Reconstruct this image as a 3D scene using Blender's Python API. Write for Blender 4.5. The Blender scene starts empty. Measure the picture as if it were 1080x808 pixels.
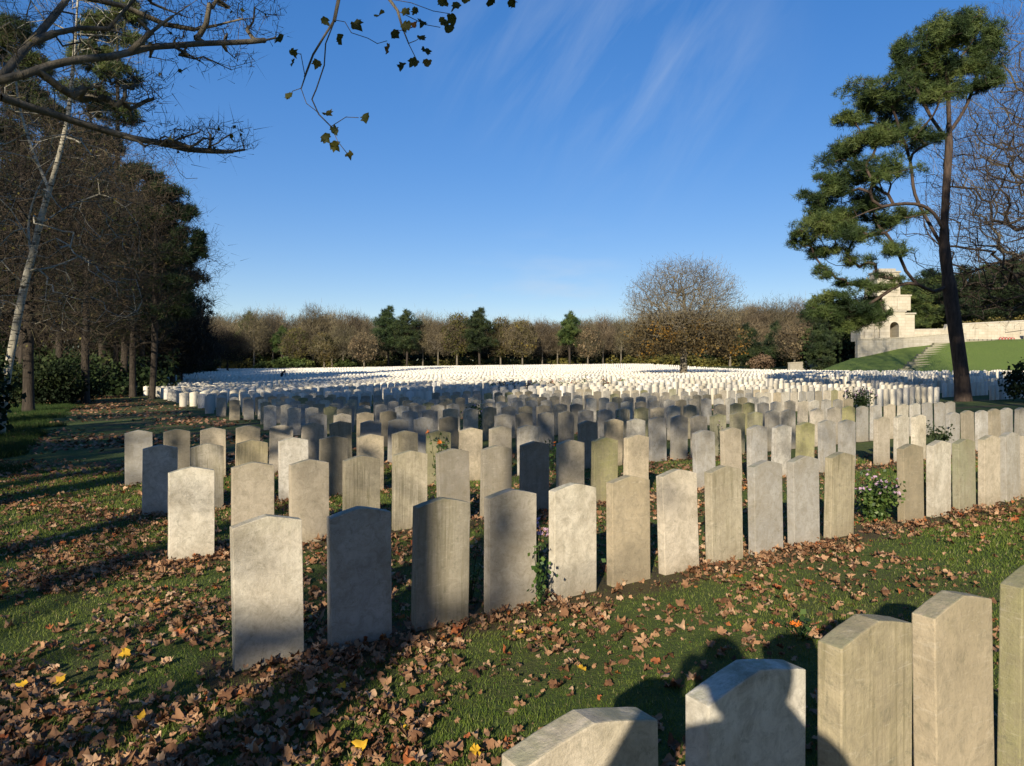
import bpy, bmesh, math, random
import numpy as np
from mathutils import Vector, Matrix, noise as mnoise

random.seed(7)
RNG = np.random.default_rng(7)
scene = bpy.context.scene
col = scene.collection
F = 748.0
HY = 392.0
SUN_AZ = math.radians(15.0)     # light travels towards +Y, turned this far to +X
SUN_EL = math.radians(21.0)
PHI_S, PHI_C = 0.845, 0.534      # headstone row direction

def at(px, py, Y):
    return Vector(((px - 540) / F * Y, Y, (HY - py) / F * Y))

def rowpt(D, t):
    return (-PHI_C * D + PHI_S * t, PHI_S * D + PHI_C * t)

# ------------------------------------------------------------------ helpers
def tag(o, label=None, cat=None, group=None, kind=None):
    if label: o['label'] = label
    if cat: o['category'] = cat
    if group: o['group'] = group
    if kind: o['kind'] = kind
    return o

def empty(name, loc, rz=0):
    o = bpy.data.objects.new(name, None); col.objects.link(o)
    o.location = loc; o.rotation_euler = (0, 0, rz); o.empty_display_size = 0.2
    return o

def mesh_obj(name, me, mats, parent=None):
    o = bpy.data.objects.new(name, me); col.objects.link(o)
    for m in (mats if isinstance(mats, (list, tuple)) else [mats]):
        if m: me.materials.append(m)
    if parent: o.parent = parent
    return o

def np_mesh(name, V, Fc, n, rnd=None, smooth=False, midx=None):
    """V (k,3); Fc (m,n) indices, uniform face size; rnd per face"""
    V = np.ascontiguousarray(V, dtype=np.float32); Fc = np.ascontiguousarray(Fc, dtype=np.int32)
    me = bpy.data.meshes.new(name)
    me.vertices.add(len(V)); me.vertices.foreach_set('co', V.ravel())
    me.loops.add(Fc.size); me.loops.foreach_set('vertex_index', Fc.ravel())
    me.polygons.add(len(Fc)); me.polygons.foreach_set('loop_start', np.arange(0, Fc.size, n, dtype=np.int32))
    me.update(calc_edges=True)
    if smooth: me.polygons.foreach_set('use_smooth', np.ones(len(Fc), dtype=bool))
    if rnd is not None:
        a = me.attributes.new('rnd', 'FLOAT', 'FACE'); a.data.foreach_set('value', np.asarray(rnd, dtype=np.float32))
    if midx is not None: me.polygons.foreach_set('material_index', np.asarray(midx, dtype=np.int32))
    me.validate(clean_customdata=False)
    return me

def bm_obj(name, bm, mats, parent=None, smooth=False):
    me = bpy.data.meshes.new(name); bm.normal_update(); bm.to_mesh(me); bm.free()
    if smooth:
        for p in me.polygons: p.use_smooth = True
    return mesh_obj(name, me, mats, parent)

def add_box(bm, x0, x1, y0, y1, z0, z1, M=None):
    vs = [bm.verts.new((x, y, z)) for z in (z0, z1) for x, y in ((x0, y0), (x1, y0), (x1, y1), (x0, y1))]
    for f in ((3, 2, 1, 0), (4, 5, 6, 7), (0, 1, 5, 4), (1, 2, 6, 5), (2, 3, 7, 6), (3, 0, 4, 7)):
        bm.faces.new([vs[i] for i in f])
    if M is not None:
        for v in vs: v.co = M @ v.co
    return vs

# ------------------------------------------------------------------ materials
class NT:
    def __init__(s, name, rough=0.9):
        s.m = bpy.data.materials.new(name); s.m.use_nodes = True
        s.t = s.m.node_tree; s.t.nodes.clear()
        s.out = s.n('ShaderNodeOutputMaterial'); s.b = s.n('ShaderNodeBsdfPrincipled')
        s.b.inputs['Roughness'].default_value = rough
        s.b.inputs['Specular IOR Level'].default_value = 0.25
        s.l(s.b.outputs[0], s.out.inputs[0])
    def n(s, typ, **kw):
        x = s.t.nodes.new(typ)
        for k, v in kw.items(): setattr(x, k, v)
        return x
    def l(s, a, b): s.t.links.new(a, b)
    def coord(s, kind='Object'): return s.n('ShaderNodeTexCoord').outputs[kind]
    def mapping(s, vec, scale=(1, 1, 1), loc=None, rot=None):
        m = s.n('ShaderNodeMapping'); s.l(vec, m.inputs[0]); m.inputs['Scale'].default_value = scale
        if rot: m.inputs['Rotation'].default_value = rot
        if loc is not None:
            if hasattr(loc, 'node'): s.l(loc, m.inputs['Location'])
            else: m.inputs['Location'].default_value = loc
        return m.outputs[0]
    def noise(s, vec, scale, detail=4, rough=0.6, dist=0.0):
        x = s.n('ShaderNodeTexNoise'); s.l(vec, x.inputs['Vector'])
        x.inputs['Scale'].default_value = scale; x.inputs['Detail'].default_value = detail
        x.inputs['Roughness'].default_value = rough; x.inputs['Distortion'].default_value = dist
        return x.outputs['Fac']
    def ramp(s, fac, stops):
        r = s.n('ShaderNodeValToRGB'); s.l(fac, r.inputs[0])
        e = r.color_ramp.elements
        while len(e) > 1: e.remove(e[0])
        e[0].position = stops[0][0]; e[0].color = c4(stops[0][1])
        for p, c in stops[1:]:
            q = e.new(p); q.color = c4(c)
        return r.outputs[0]
    def mix(s, fac, a, b, mode='MIX'):
        x = s.n('ShaderNodeMix', data_type='RGBA', blend_type=mode)
        for sock, v in ((x.inputs[0], fac), (x.inputs[6], a), (x.inputs[7], b)):
            if hasattr(v, 'node'): s.l(v, sock)
            elif isinstance(v, (int, float)): sock.default_value = v
            else: sock.default_value = c4(v)
        return x.outputs[2]
    def math(s, op, a, b=None, c=None):
        x = s.n('ShaderNodeMath', operation=op)
        for i, v in enumerate((a, b, c)):
            if v is None: continue
            if hasattr(v, 'node'): s.l(v, x.inputs[i])
            else: x.inputs[i].default_value = v
        return x.outputs[0]
    def attr(s, name):
        a = s.n('ShaderNodeAttribute'); a.attribute_name = name; return a.outputs['Fac']
    def bump(s, h, strength=0.3, dist=0.01, prev=None):
        b = s.n('ShaderNodeBump'); s.l(h, b.inputs['Height'])
        b.inputs['Strength'].default_value = strength; b.inputs['Distance'].default_value = dist
        s.l(b.outputs[0], s.b.inputs['Normal']); return b
    def base(s, c):
        if hasattr(c, 'node'): s.l(c, s.b.inputs['Base Color'])
        else: s.b.inputs['Base Color'].default_value = c4(c)
        return s
    def translucent(s, c, fac=0.3):
        tr = s.n('ShaderNodeBsdfTranslucent'); mx = s.n('ShaderNodeMixShader'); mx.inputs[0].default_value = fac
        if hasattr(c, 'node'): s.l(c, tr.inputs[0])
        else: tr.inputs[0].default_value = c4(c)
        s.l(s.b.outputs[0], mx.inputs[1]); s.l(tr.outputs[0], mx.inputs[2]); s.l(mx.outputs[0], s.out.inputs[0])
def c4(c): return (c[0], c[1], c[2], 1.0)

def stone_mat(name, base_a, base_b, lichen, lich_amt, streak_amt, dirt_amt=0.5, use_attr=False):
    s = NT(name, 0.88)
    if use_attr:
        rnd = s.attr('rnd'); vec = s.n('ShaderNodeNewGeometry').outputs['Position']; p = vec
    else:
        oi = s.n('ShaderNodeObjectInfo'); rnd = oi.outputs['Random']
        off = s.n('ShaderNodeCombineXYZ')
        s.l(s.math('MULTIPLY', rnd, 91.7), off.inputs[0]); s.l(s.math('MULTIPLY', rnd, 37.1), off.inputs[1]); s.l(s.math('MULTIPLY', rnd, 13.3), off.inputs[2])
        vec = s.coord('Object'); va = s.n('ShaderNodeVectorMath', operation='ADD'); s.l(vec, va.inputs[0]); s.l(off.outputs[0], va.inputs[1]); p = va.outputs[0]
    big = s.noise(p, 3.0, 5, 0.6, 0.4)
    c = s.mix(s.ramp(big, [(0.3, (0, 0, 0)), (0.7, (1, 1, 1))]), base_a, base_b)
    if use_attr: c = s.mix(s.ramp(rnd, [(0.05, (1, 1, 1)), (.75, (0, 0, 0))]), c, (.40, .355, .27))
    # stone-to-stone tone
    tone = s.n('ShaderNodeHueSaturation'); s.l(c, tone.inputs['Color'])
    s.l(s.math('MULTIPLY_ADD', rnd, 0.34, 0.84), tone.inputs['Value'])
    s.l(s.math('MULTIPLY_ADD', s.math('FRACT', s.math('MULTIPLY', rnd, 7.31)), 0.45, 0.66), tone.inputs['Saturation'])
    c = tone.outputs[0]
    # vertical run-off streaks
    st = s.math('ADD', s.math('MULTIPLY', s.noise(s.mapping(p, (34, 34, 1.3)), 1.0, 5, 0.65, 1.6), .62), s.math('MULTIPLY', s.noise(s.mapping(p, (7, 7, 1.6)), 1.0, 4, 0.6, .6), .42))
    stm = s.ramp(st, [(0.50, (0, 0, 0)), (0.66, (1, 1, 1))])
    fine = s.noise(s.mapping(p, (90, 90, 2.6)), 1.0, 3, 0.6, 0.4)
    c = s.mix(s.math('MULTIPLY', s.ramp(fine, [(0.5, (0, 0, 0)), (0.68, (1, 1, 1))]), 0.22 * streak_amt), c, (0.17, 0.155, 0.115))
    c = s.mix(s.math('MULTIPLY', stm, streak_amt), c, lichen)
    sep = s.n('ShaderNodeSeparateXYZ'); s.l(s.coord('Object') if not use_attr else vec, sep.inputs[0])
    if not use_attr:
        z = sep.outputs[2]
        # lichen that gathers near the top, mossy blotches, dirt at the foot
        top = s.math('SUBTRACT', s.math('MULTIPLY', z, 1.9), 0.95)
        lm = s.math('ADD', s.math('MULTIPLY', s.noise(p, 7.0, 6, 0.7, 0.6), 1.6), s.math('SUBTRACT', top, 0.75))
        lm = s.n('ShaderNodeClamp') and lm
        c = s.mix(s.math('MULTIPLY', s.ramp(lm, [(0.3, (0, 0, 0)), (0.85, (1, 1, 1))]), lich_amt), c, lichen)
        gn = s.n('ShaderNodeNewGeometry'); sn = s.n('ShaderNodeSeparateXYZ'); s.l(gn.outputs['True Normal'], sn.inputs[0])
        tpm = s.math('MULTIPLY', s.ramp(sn.outputs[2], [(.5, (0, 0, 0)), (.8, (1, 1, 1))]), s.ramp(s.noise(p, 11.0, 6, .75, .5), [(.38, (0, 0, 0)), (.6, (1, 1, 1))]))
        c = s.mix(s.math('MULTIPLY', tpm, .7), c, (.23, .235, .13))
        foot = s.math('SUBTRACT', s.math('ADD', 0.36, s.math('MULTIPLY', s.noise(p, 9.0, 5, 0.7, 0), 0.35)), s.math('MULTIPLY', z, 3.0))
        c = s.mix(s.math('MULTIPLY', s.ramp(foot, [(0.1, (0, 0, 0)), (0.6, (1, 1, 1))]), dirt_amt), c, (0.25, 0.19, 0.11))
        # thin veins / hairline cracks
        w1 = s.noise(s.mapping(p, (2.2, 2.2, 6.5), rot=(.25, .3, 0)), 1.0, 7, .68, .8)
        vm = s.ramp(s.math('ABSOLUTE', s.math('SUBTRACT', w1, .5)), [(0.0, (1, 1, 1)), (0.006, (0, 0, 0))])
        vg = s.ramp(s.noise(p, 4.3, 3, .5), [(0.50, (0, 0, 0)), (0.60, (1, 1, 1))])
        c = s.mix(s.math('MULTIPLY', s.math('MULTIPLY', vm, vg), 0.5), c, (0.16, 0.14, 0.11))
        # grime mottling
        mt = s.noise(p, 13.0, 8, .78, .9)
        c = s.mix(s.math('MULTIPLY', s.ramp(mt, [(.44, (0, 0, 0)), (.66, (1, 1, 1))]), .52), c, (0.20, 0.175, 0.125))
        bl = s.noise(s.mapping(p, (3.5, 3.5, 2.2)), 1.0, 5, .7, .8); c = s.mix(s.math('MULTIPLY', s.ramp(bl, [(.45, (0, 0, 0)), (.72, (1, 1, 1))]), .58), c, (0.25, 0.21, 0.14))
        ls = s.noise(p, 26.0, 5, .75, .5); c = s.mix(s.math('MULTIPLY', s.ramp(ls, [(.57, (0, 0, 0)), (.64, (1, 1, 1))]), .5 * lich_amt + .16), c, (.16, .155, .10))
        sc = s.noise(s.mapping(p, (9, 9, 60), rot=(0, .12, 0)), 1.0, 5, .7, 1.2)
        c = s.mix(s.math('MULTIPLY', s.ramp(sc, [(.58, (0, 0, 0)), (.66, (1, 1, 1))]), .16), c, (0.75, 0.68, 0.55))
    spk = s.noise(p, 130.0, 2, 0.7)
    c = s.mix(s.math('MULTIPLY', s.ramp(spk, [(0.60, (0, 0, 0)), (0.75, (1, 1, 1))]), 0.35), c, (0.18, 0.16, 0.12))
    s.base(c)
    if not use_attr:
        h = s.math('ADD', s.math('MULTIPLY', s.noise(p, 42.0, 6, 0.75), 0.7), s.math('MULTIPLY', fine, 0.10))
        s.bump(h, 0.8, 0.007)
    return s.m

M = {}
LICH = (0.155, 0.165, 0.045)
M['cream'] = stone_mat('stone_cream', (0.56, 0.47, 0.335), (0.47, 0.39, 0.27), (0.24, 0.22, 0.10), 0.30, 0.05, 0.55)
M['pale'] = stone_mat('stone_pale', (0.66, 0.61, 0.50), (0.54, 0.48, 0.38), (0.27, 0.27, 0.14), 0.25, 0.02, 0.5)
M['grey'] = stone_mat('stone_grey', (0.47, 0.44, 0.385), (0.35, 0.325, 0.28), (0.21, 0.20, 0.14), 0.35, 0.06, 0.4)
M['lichen'] = stone_mat('stone_lichen', (0.43, 0.385, 0.22), (0.32, 0.305, 0.14), LICH, 0.85, 0.40, 0.4)
M['streaked'] = stone_mat('stone_streaked', (0.47, 0.40, 0.27), (0.38, 0.325, 0.205), (0.145, 0.13, 0.06), 0.55, 0.75, 0.5)
M['brown'] = stone_mat('stone_brown', (0.37, 0.315, 0.225), (0.26, 0.22, 0.155), (0.125, 0.115, 0.06), 0.55, 0.30, 0.5)
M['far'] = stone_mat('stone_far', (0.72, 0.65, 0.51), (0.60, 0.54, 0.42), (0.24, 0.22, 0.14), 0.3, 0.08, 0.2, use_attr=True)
M['wall'] = stone_mat('stone_wall', (0.56, 0.50, 0.39), (0.44, 0.39, 0.30), (0.25, 0.22, 0.16), 0.1, 0.25, 0.1)

def foliage_mat(name, stops, transl=0.25, rough=0.7, spec=0.25):
    s = NT(name, rough); s.b.inputs['Specular IOR Level'].default_value = spec
    c = s.ramp(s.attr('rnd'), stops)
    oi = s.n('ShaderNodeObjectInfo')
    h = s.n('ShaderNodeHueSaturation'); s.l(c, h.inputs['Color'])
    s.l(s.math('MULTIPLY_ADD', oi.outputs['Random'], 0.5, 0.75), h.inputs['Value'])
    s.l(s.math('MULTIPLY_ADD', s.math('FRACT', s.math('MULTIPLY', oi.outputs['Random'], 5.7)), 0.04, 0.48), h.inputs['Hue'])
    s.base(h.outputs[0]); s.translucent(h.outputs[0], transl); return s.m
M['needle'] = foliage_mat('pine_needles', [(0, (0.016, 0.034, 0.012)), (0.5, (0.055, 0.090, 0.024)), (1, (0.125, 0.160, 0.042))], 0.15, 0.6)
M['needle_dark'] = foliage_mat('dark_needles', [(0, (0.010, 0.019, 0.009)), (0.5, (0.026, 0.044, 0.016)), (1, (0.055, 0.075, 0.024))], 0.12, 0.6)
M['twig'] = foliage_mat('bare_twigs', [(0, (0.050, 0.041, 0.025)), (0.5, (0.120, 0.098, 0.058)), (1, (0.22, 0.18, 0.10))], 0.05, 0.9)
M['twig_dark'] = foliage_mat('dark_twigs', [(0, (0.018, 0.014, 0.010)), (0.5, (0.042, 0.031, 0.021)), (1, (0.085, 0.062, 0.038))], 0.05, 0.9)
M['autumn'] = foliage_mat('autumn_leaves', [(0, (0.075, 0.056, 0.024)), (0.45, (0.125, 0.100, 0.045)), (0.88, (0.19, 0.145, 0.05)), (1, (0.36, 0.21, 0.03))], 0.3)
M['olive'] = foliage_mat('olive_leaves', [(0, (0.055, 0.060, 0.018)), (0.5, (0.115, 0.105, 0.028)), (1, (0.20, 0.16, 0.04))], 0.3)
M['rusty'] = foliage_mat('rusty_leaves', [(0, (0.10, 0.068, 0.040)), (0.5, (0.18, 0.128, 0.072)), (1, (0.27, 0.20, 0.11))], 0.2)
M['shrub'] = foliage_mat('shrub_leaves', [(0, (0.03, 0.065, 0.015)), (0.5, (0.07, 0.13, 0.028)), (1, (0.15, 0.22, 0.05))], 0.3, 0.5, 0.4)
M['shrub_mid'] = foliage_mat('bush_leaves', [(0, (0.03, 0.045, 0.012)), (0.5, (0.065, 0.09, 0.022)), (1, (0.12, 0.15, 0.035))], 0.2)
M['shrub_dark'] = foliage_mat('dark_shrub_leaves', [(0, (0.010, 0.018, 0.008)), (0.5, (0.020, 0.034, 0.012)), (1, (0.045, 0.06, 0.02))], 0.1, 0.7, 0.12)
M['litter'] = foliage_mat('fallen_leaves', [(0, (0.10, 0.050, 0.022)), (0.35, (0.26, 0.145, 0.065)), (0.7, (0.44, 0.275, 0.135)), (0.92, (0.60, 0.43, 0.25)), (0.94, (0.36, 0.13, 0.04)), (0.985, (0.42, 0.17, 0.05)), (1, (0.6, 0.34, 0.03))], 0.15, 0.75)
M['syc_leaf'] = foliage_mat('sycamore_leaves', [(0, (0.05, 0.06, 0.015)), (0.6, (0.12, 0.11, 0.02)), (0.85, (0.22, 0.16, 0.03)), (1, (0.20, 0.07, 0.02))], 0.35, 0.6)
M['grass'] = foliage_mat('grass_blades', [(0, (0.060, 0.110, 0.016)), (0.5, (0.145, 0.185, 0.030)), (0.9, (0.24, 0.26, 0.055)), (1, (0.34, 0.30, 0.14))], 0.35, 0.6)

M['long_grass'] = foliage_mat('shaded_long_grass_blades', [(0, (0.018, 0.040, 0.008)), (0.5, (0.036, 0.066, 0.012)), (1, (0.08, 0.10, 0.025))], .25)  # darker blades: shade on the wood-edge strip is put into the colour
def bark(name, a, b, scale=8, birch=False):
    s = NT(name, 0.95); v = s.coord('Object')
    n = s.noise(s.mapping(v, (scale, scale, scale * .22)), 1.0, 6, .7, .6)
    c = s.mix(s.ramp(n, [(.35, (0, 0, 0)), (.65, (1, 1, 1))]), a, b)
    if birch:
        k = s.noise(s.mapping(v, (3, 3, 16)), 1.0, 4, .6, .4)
        c = s.mix(s.ramp(k, [(.55, (0, 0, 0)), (.62, (1, 1, 1))]), c, (.035, .03, .025))
    s.base(c); s.bump(n, .9, .04); return s.m
M['bark'] = bark('pine_bark', (0.035, 0.027, 0.023), (0.10, 0.070, 0.052))
M['bark_grey'] = bark('grey_bark', (0.10, 0.085, 0.06), (0.22, 0.19, 0.14))
M['bark_dark'] = bark('dark_bark', (0.028, 0.023, 0.018), (0.07, 0.055, 0.042))
M['birch'] = bark('birch_bark', (0.50, 0.46, 0.36), (0.30, 0.27, 0.20), 5, True)
def flat(name, c, rough=.7):
    s = NT(name, rough); n = s.noise(s.coord('Object'), 14, 3); s.base(s.mix(n, c, tuple(x * .6 for x in c))); return s.m
M['pink'] = flat('pink_petals', (.62, .42, .58)); M['orange'] = flat('orange_petals', (.85, .22, .03))
M['yellow'] = flat('yellow_leaf', (.68, .40, .03)); M['red'] = flat('red_petals', (.45, .03, .04))
M['cloth'] = flat('dark_cloth', (.02, .022, .03)); M['skin'] = flat('skin', (.45, .28, .2)); M['hair'] = flat('hair', (.06, .04, .025))
M['phone'] = flat('phone_case', (.02, .02, .02), .3); M['denim'] = flat('denim', (.04, .06, .11))

# ------------------------------------------------------------------ terrain
CP = []
for D, z0 in ((1.165, -1.453), (3.86, -1.521), (6.56, -1.596), (8.95, -1.616), (11.57, -1.639)):
    for t in (-6, -2, 1, 5, 9, 14, 19):
        x, y = rowpt(D, t); CP.append((x, y, z0 + .0064 * t))
CP += [(-8.8, 23.7, -1.797), (-11.4, 27.7, -1.83), (-15.4, 35, -1.92), (-20.8, 43.7, -1.93), (-40.5, 71, -2.2),
       (-3.65, 34.8, -1.5), (.97, 42.7, -1.36), (7.9, 28.4, -1.583), (17.6, 77, -1.30), (7.9, 15.9, -1.545), (13.9, 30, -1.43),
       (21, 34, -1.46), (28.6, 42, -1.46), (19, 51, -1.1), (25.7, 62, -.75), (42, 70, -.6), (46, 95, -.4), (30, 90, -.4), (60, 70, -.5), (90, 80, -.5),
       (-14, 20, -1.75), (-16, 28, -1.8), (-35, 50, -1.95), (-60, 70, -2.1), (-30, 20, -1.7), (0, -10, -1.4), (-20, -10, -1.5), (20, -10, -1.4), (20, 5, -1.4),
       (0, 60, -1.35), (-18, 62, -1.55), (-30, 100, -1.3), (-58, 115, -1.25), (0, 100, -.65), (-20, 140, .2), (20, 110, -.5), (-70, 150, -.2),
       (0, 160, 1.0), (30, 165, 1.3), (-45, 165, .45), (55, 150, 1.1), (-90, 180, -.2), (0, 260, 1.), (150, 260, 2.), (-200, 260, 0.), (110, 160, 2.),
       (0, -60, -1.4), (-80, 0, -1.6), (80, 0, -1.0), (200, 60, 0.), (-200, 60, -1.5)]
CP = np.array(CP)
BW = 0.16 * np.hypot(CP[:, 0], CP[:, 1]) + 1.6
def ground_np(X, Y):
    X = np.atleast_1d(np.asarray(X, float)); Y = np.atleast_1d(np.asarray(Y, float))
    out = np.empty(len(X))
    for i in range(0, len(X), 40000):
        x = X[i:i + 40000, None]; y = Y[i:i + 40000, None]
        e = -((x - CP[None, :, 0]) ** 2 + (y - CP[None, :, 1]) ** 2) / (2 * BW[None] ** 2)
        e -= e.max(1, keepdims=True); w = np.exp(e) / BW[None]
        out[i:i + 40000] = (w * CP[None, :, 2]).sum(1) / w.sum(1)
    # the grass bank below the terrace
    return out
def gz(x, y): return float(ground_np([x], [y])[0])

def bank_h(x):     # height of the bank's top edge (at the terrace wall) above the lawn
    return float(np.interp(x, [36, 40, 46.4, 52, 58, 64, 70, 90, 140], [-1.2, -.6, 1.95, 3.0, 3.85, 4.2, 4.42, 4.5, 4.6]))
BY0, BY1 = 70.0, 95.0

def build_ground():
    def warp(n, a, lo, hi, c=0):
        u = np.linspace(-1, 1, n); 
        w = np.sinh(u * a) / np.sinh(a)
        return np.where(w < 0, -w * lo, w * hi) + c
    xs = warp(190, 4.2, -1500, 1500); ys = warp(200, 4.6, -400, 2500, 3)
    X, Y = np.meshgrid(xs, ys); Z = ground_np(X.ravel(), Y.ravel())
    d = np.hypot(X.ravel(), Y.ravel())
    nz = np.array([mnoise.noise((x * .9, y * .9, 0)) * .022 + mnoise.noise((x * .25, y * .25, 5)) * .03 for x, y in zip(X.ravel(), Y.ravel())])
    Z += nz * np.clip((d - 1) / 3, 0, 1) * np.clip(1 - d / 120, 0, 1)
    V = np.stack([X.ravel(), Y.ravel(), Z], 1)
    ny, nx = X.shape; i = np.arange(ny - 1)[:, None] * nx + np.arange(nx - 1)[None]
    Fc = np.stack([i, i + 1, i + nx + 1, i + nx], -1).reshape(-1, 4)
    me = np_mesh('ground', V, Fc, 4, smooth=True)
    s = NT('lawn', 1.0); p = s.n('ShaderNodeNewGeometry').outputs['Position']
    n1 = s.noise(p, .55, 6, .65, .3); n2 = s.noise(p, 6, 6, .7); n3 = s.noise(p, 60, 4, .7)
    g = s.mix(s.ramp(n2, [(.3, (0, 0, 0)), (.7, (1, 1, 1))]), (0.052, 0.076, 0.015), (0.118, 0.140, 0.032))
    g = s.mix(s.ramp(n3, [(.45, (0, 0, 0)), (.62, (1, 1, 1))]), g, (0.05, 0.085, 0.02))
    soil = s.mix(n3, (0.045, 0.030, 0.018), (0.13, 0.082, 0.045))
    # planting beds along the rows of stones
    dp = s.n('ShaderNodeVectorMath', operation='DOT_PRODUCT'); s.l(p, dp.inputs[0]); dp.inputs[1].default_value = (-PHI_C, PHI_S, 0)
    tp = s.n('ShaderNodeVectorMath', operation='DOT_PRODUCT'); s.l(p, tp.inputs[0]); tp.inputs[1].default_value = (PHI_S, PHI_C, 0)
    fr = s.math('FRACT', s.math('DIVIDE', s.math('ADD', dp.outputs['Value'], 2.65 * 20.5 - 1.165), 2.65))
    dist = s.math('ABSOLUTE', s.math('SUBTRACT', fr, 0.5))
    edge = s.math('ADD', dist, s.math('MULTIPLY', s.math('SUBTRACT', n2, .5), .16))
    bed = s.ramp(edge, [(.085, (1, 1, 1)), (.12, (0, 0, 0))])
    inside = s.math('MULTIPLY', s.math('GREATER_THAN', tp.outputs['Value'], .6), s.math('GREATER_THAN', dp.outputs['Value'], .5))
    c = s.mix(s.math('MULTIPLY', s.math('MULTIPLY', bed, inside), .75), g, soil)
    patch = s.ramp(n1, [(.5, (0, 0, 0)), (.62, (1, 1, 1))])
    sx = s.n('ShaderNodeSeparateXYZ'); s.l(p, sx.inputs[0])
    left = s.ramp(s.math('MULTIPLY_ADD', sx.outputs[0], -.05, .42), [(0.2, (0, 0, 0)), (.7, (1, 1, 1))])
    c = s.mix(s.math('MULTIPLY', patch, s.math('MULTIPLY_ADD', left, .55, .12)), c, soil)
    s.base(c); s.bump(s.math('ADD', n3, s.math('MULTIPLY', n2, 2.0)), .8, .03)
    tag(mesh_obj('ground', me, s.m), kind='structure')
build_ground()

# ------------------------------------------------------------------ tubes and trees
class Tubes:
    def __init__(s): s.V = []; s.F = []; s.n = 0
    def seg(s, a, b, ra, rb, sides=5):
        a = np.asarray(a, float); b = np.asarray(b, float); d = b - a; L = np.linalg.norm(d)
        if L < 1e-6: return
        d /= L; u = np.cross(d, (0, 0, 1.) if abs(d[2]) < .9 else (1., 0, 0)); u /= np.linalg.norm(u); v = np.cross(d, u)
        an = np.arange(sides) * 2 * math.pi / sides
        ring = np.cos(an)[:, None] * u + np.sin(an)[:, None] * v
        s.V.append(a + ring * ra); s.V.append(b + ring * rb)
        i = np.arange(sides); j = (i + 1) % sides
        s.F.append(np.stack([s.n + i, s.n + j, s.n + sides + j, s.n + sides + i], 1)); s.n += 2 * sides
    def chain(s, pts, rad, sides=8):
        pts = [np.asarray(p, float) for p in pts]; k = len(pts); prev = None
        an = np.arange(sides) * 2 * math.pi / sides
        for q in range(k):
            d = pts[min(q + 1, k - 1)] - pts[max(q - 1, 0)]; d /= (np.linalg.norm(d) + 1e-9)
            if prev is None: u = np.cross(d, (0, 0, 1.) if abs(d[2]) < .9 else (1., 0, 0))
            else: u = prev - d * np.dot(prev, d)
            u /= np.linalg.norm(u) + 1e-9; prev = u; v = np.cross(d, u)
            s.V.append(pts[q] + (np.cos(an)[:, None] * u + np.sin(an)[:, None] * v) * rad[q])
            if q:
                i = np.arange(sides); j = (i + 1) % sides; o = s.n - sides
                s.F.append(np.stack([o + i, o + j, s.n + j, s.n + i], 1))
            s.n += sides
    def mesh(s, name): return np_mesh(name, np.concatenate(s.V), np.concatenate(s.F), 4, smooth=True)

def resample(pts, step):
    pts = [np.asarray(p, float) for p in pts]; out = [pts[0]]
    for i in range(len(pts) - 1):
        p0 = pts[max(i - 1, 0)]; p1 = pts[i]; p2 = pts[i + 1]; p3 = pts[min(i + 2, len(pts) - 1)]
        n = max(1, int(np.linalg.norm(p2 - p1) / step))
        for k in range(1, n + 1):
            t = k / n
            out.append(.5 * ((2 * p1) + (p2 - p0) * t + (2 * p0 - 5 * p1 + 4 * p2 - p3) * t * t + (3 * p1 - p0 - 3 * p2 + p3) * t ** 3))
    return out

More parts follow.
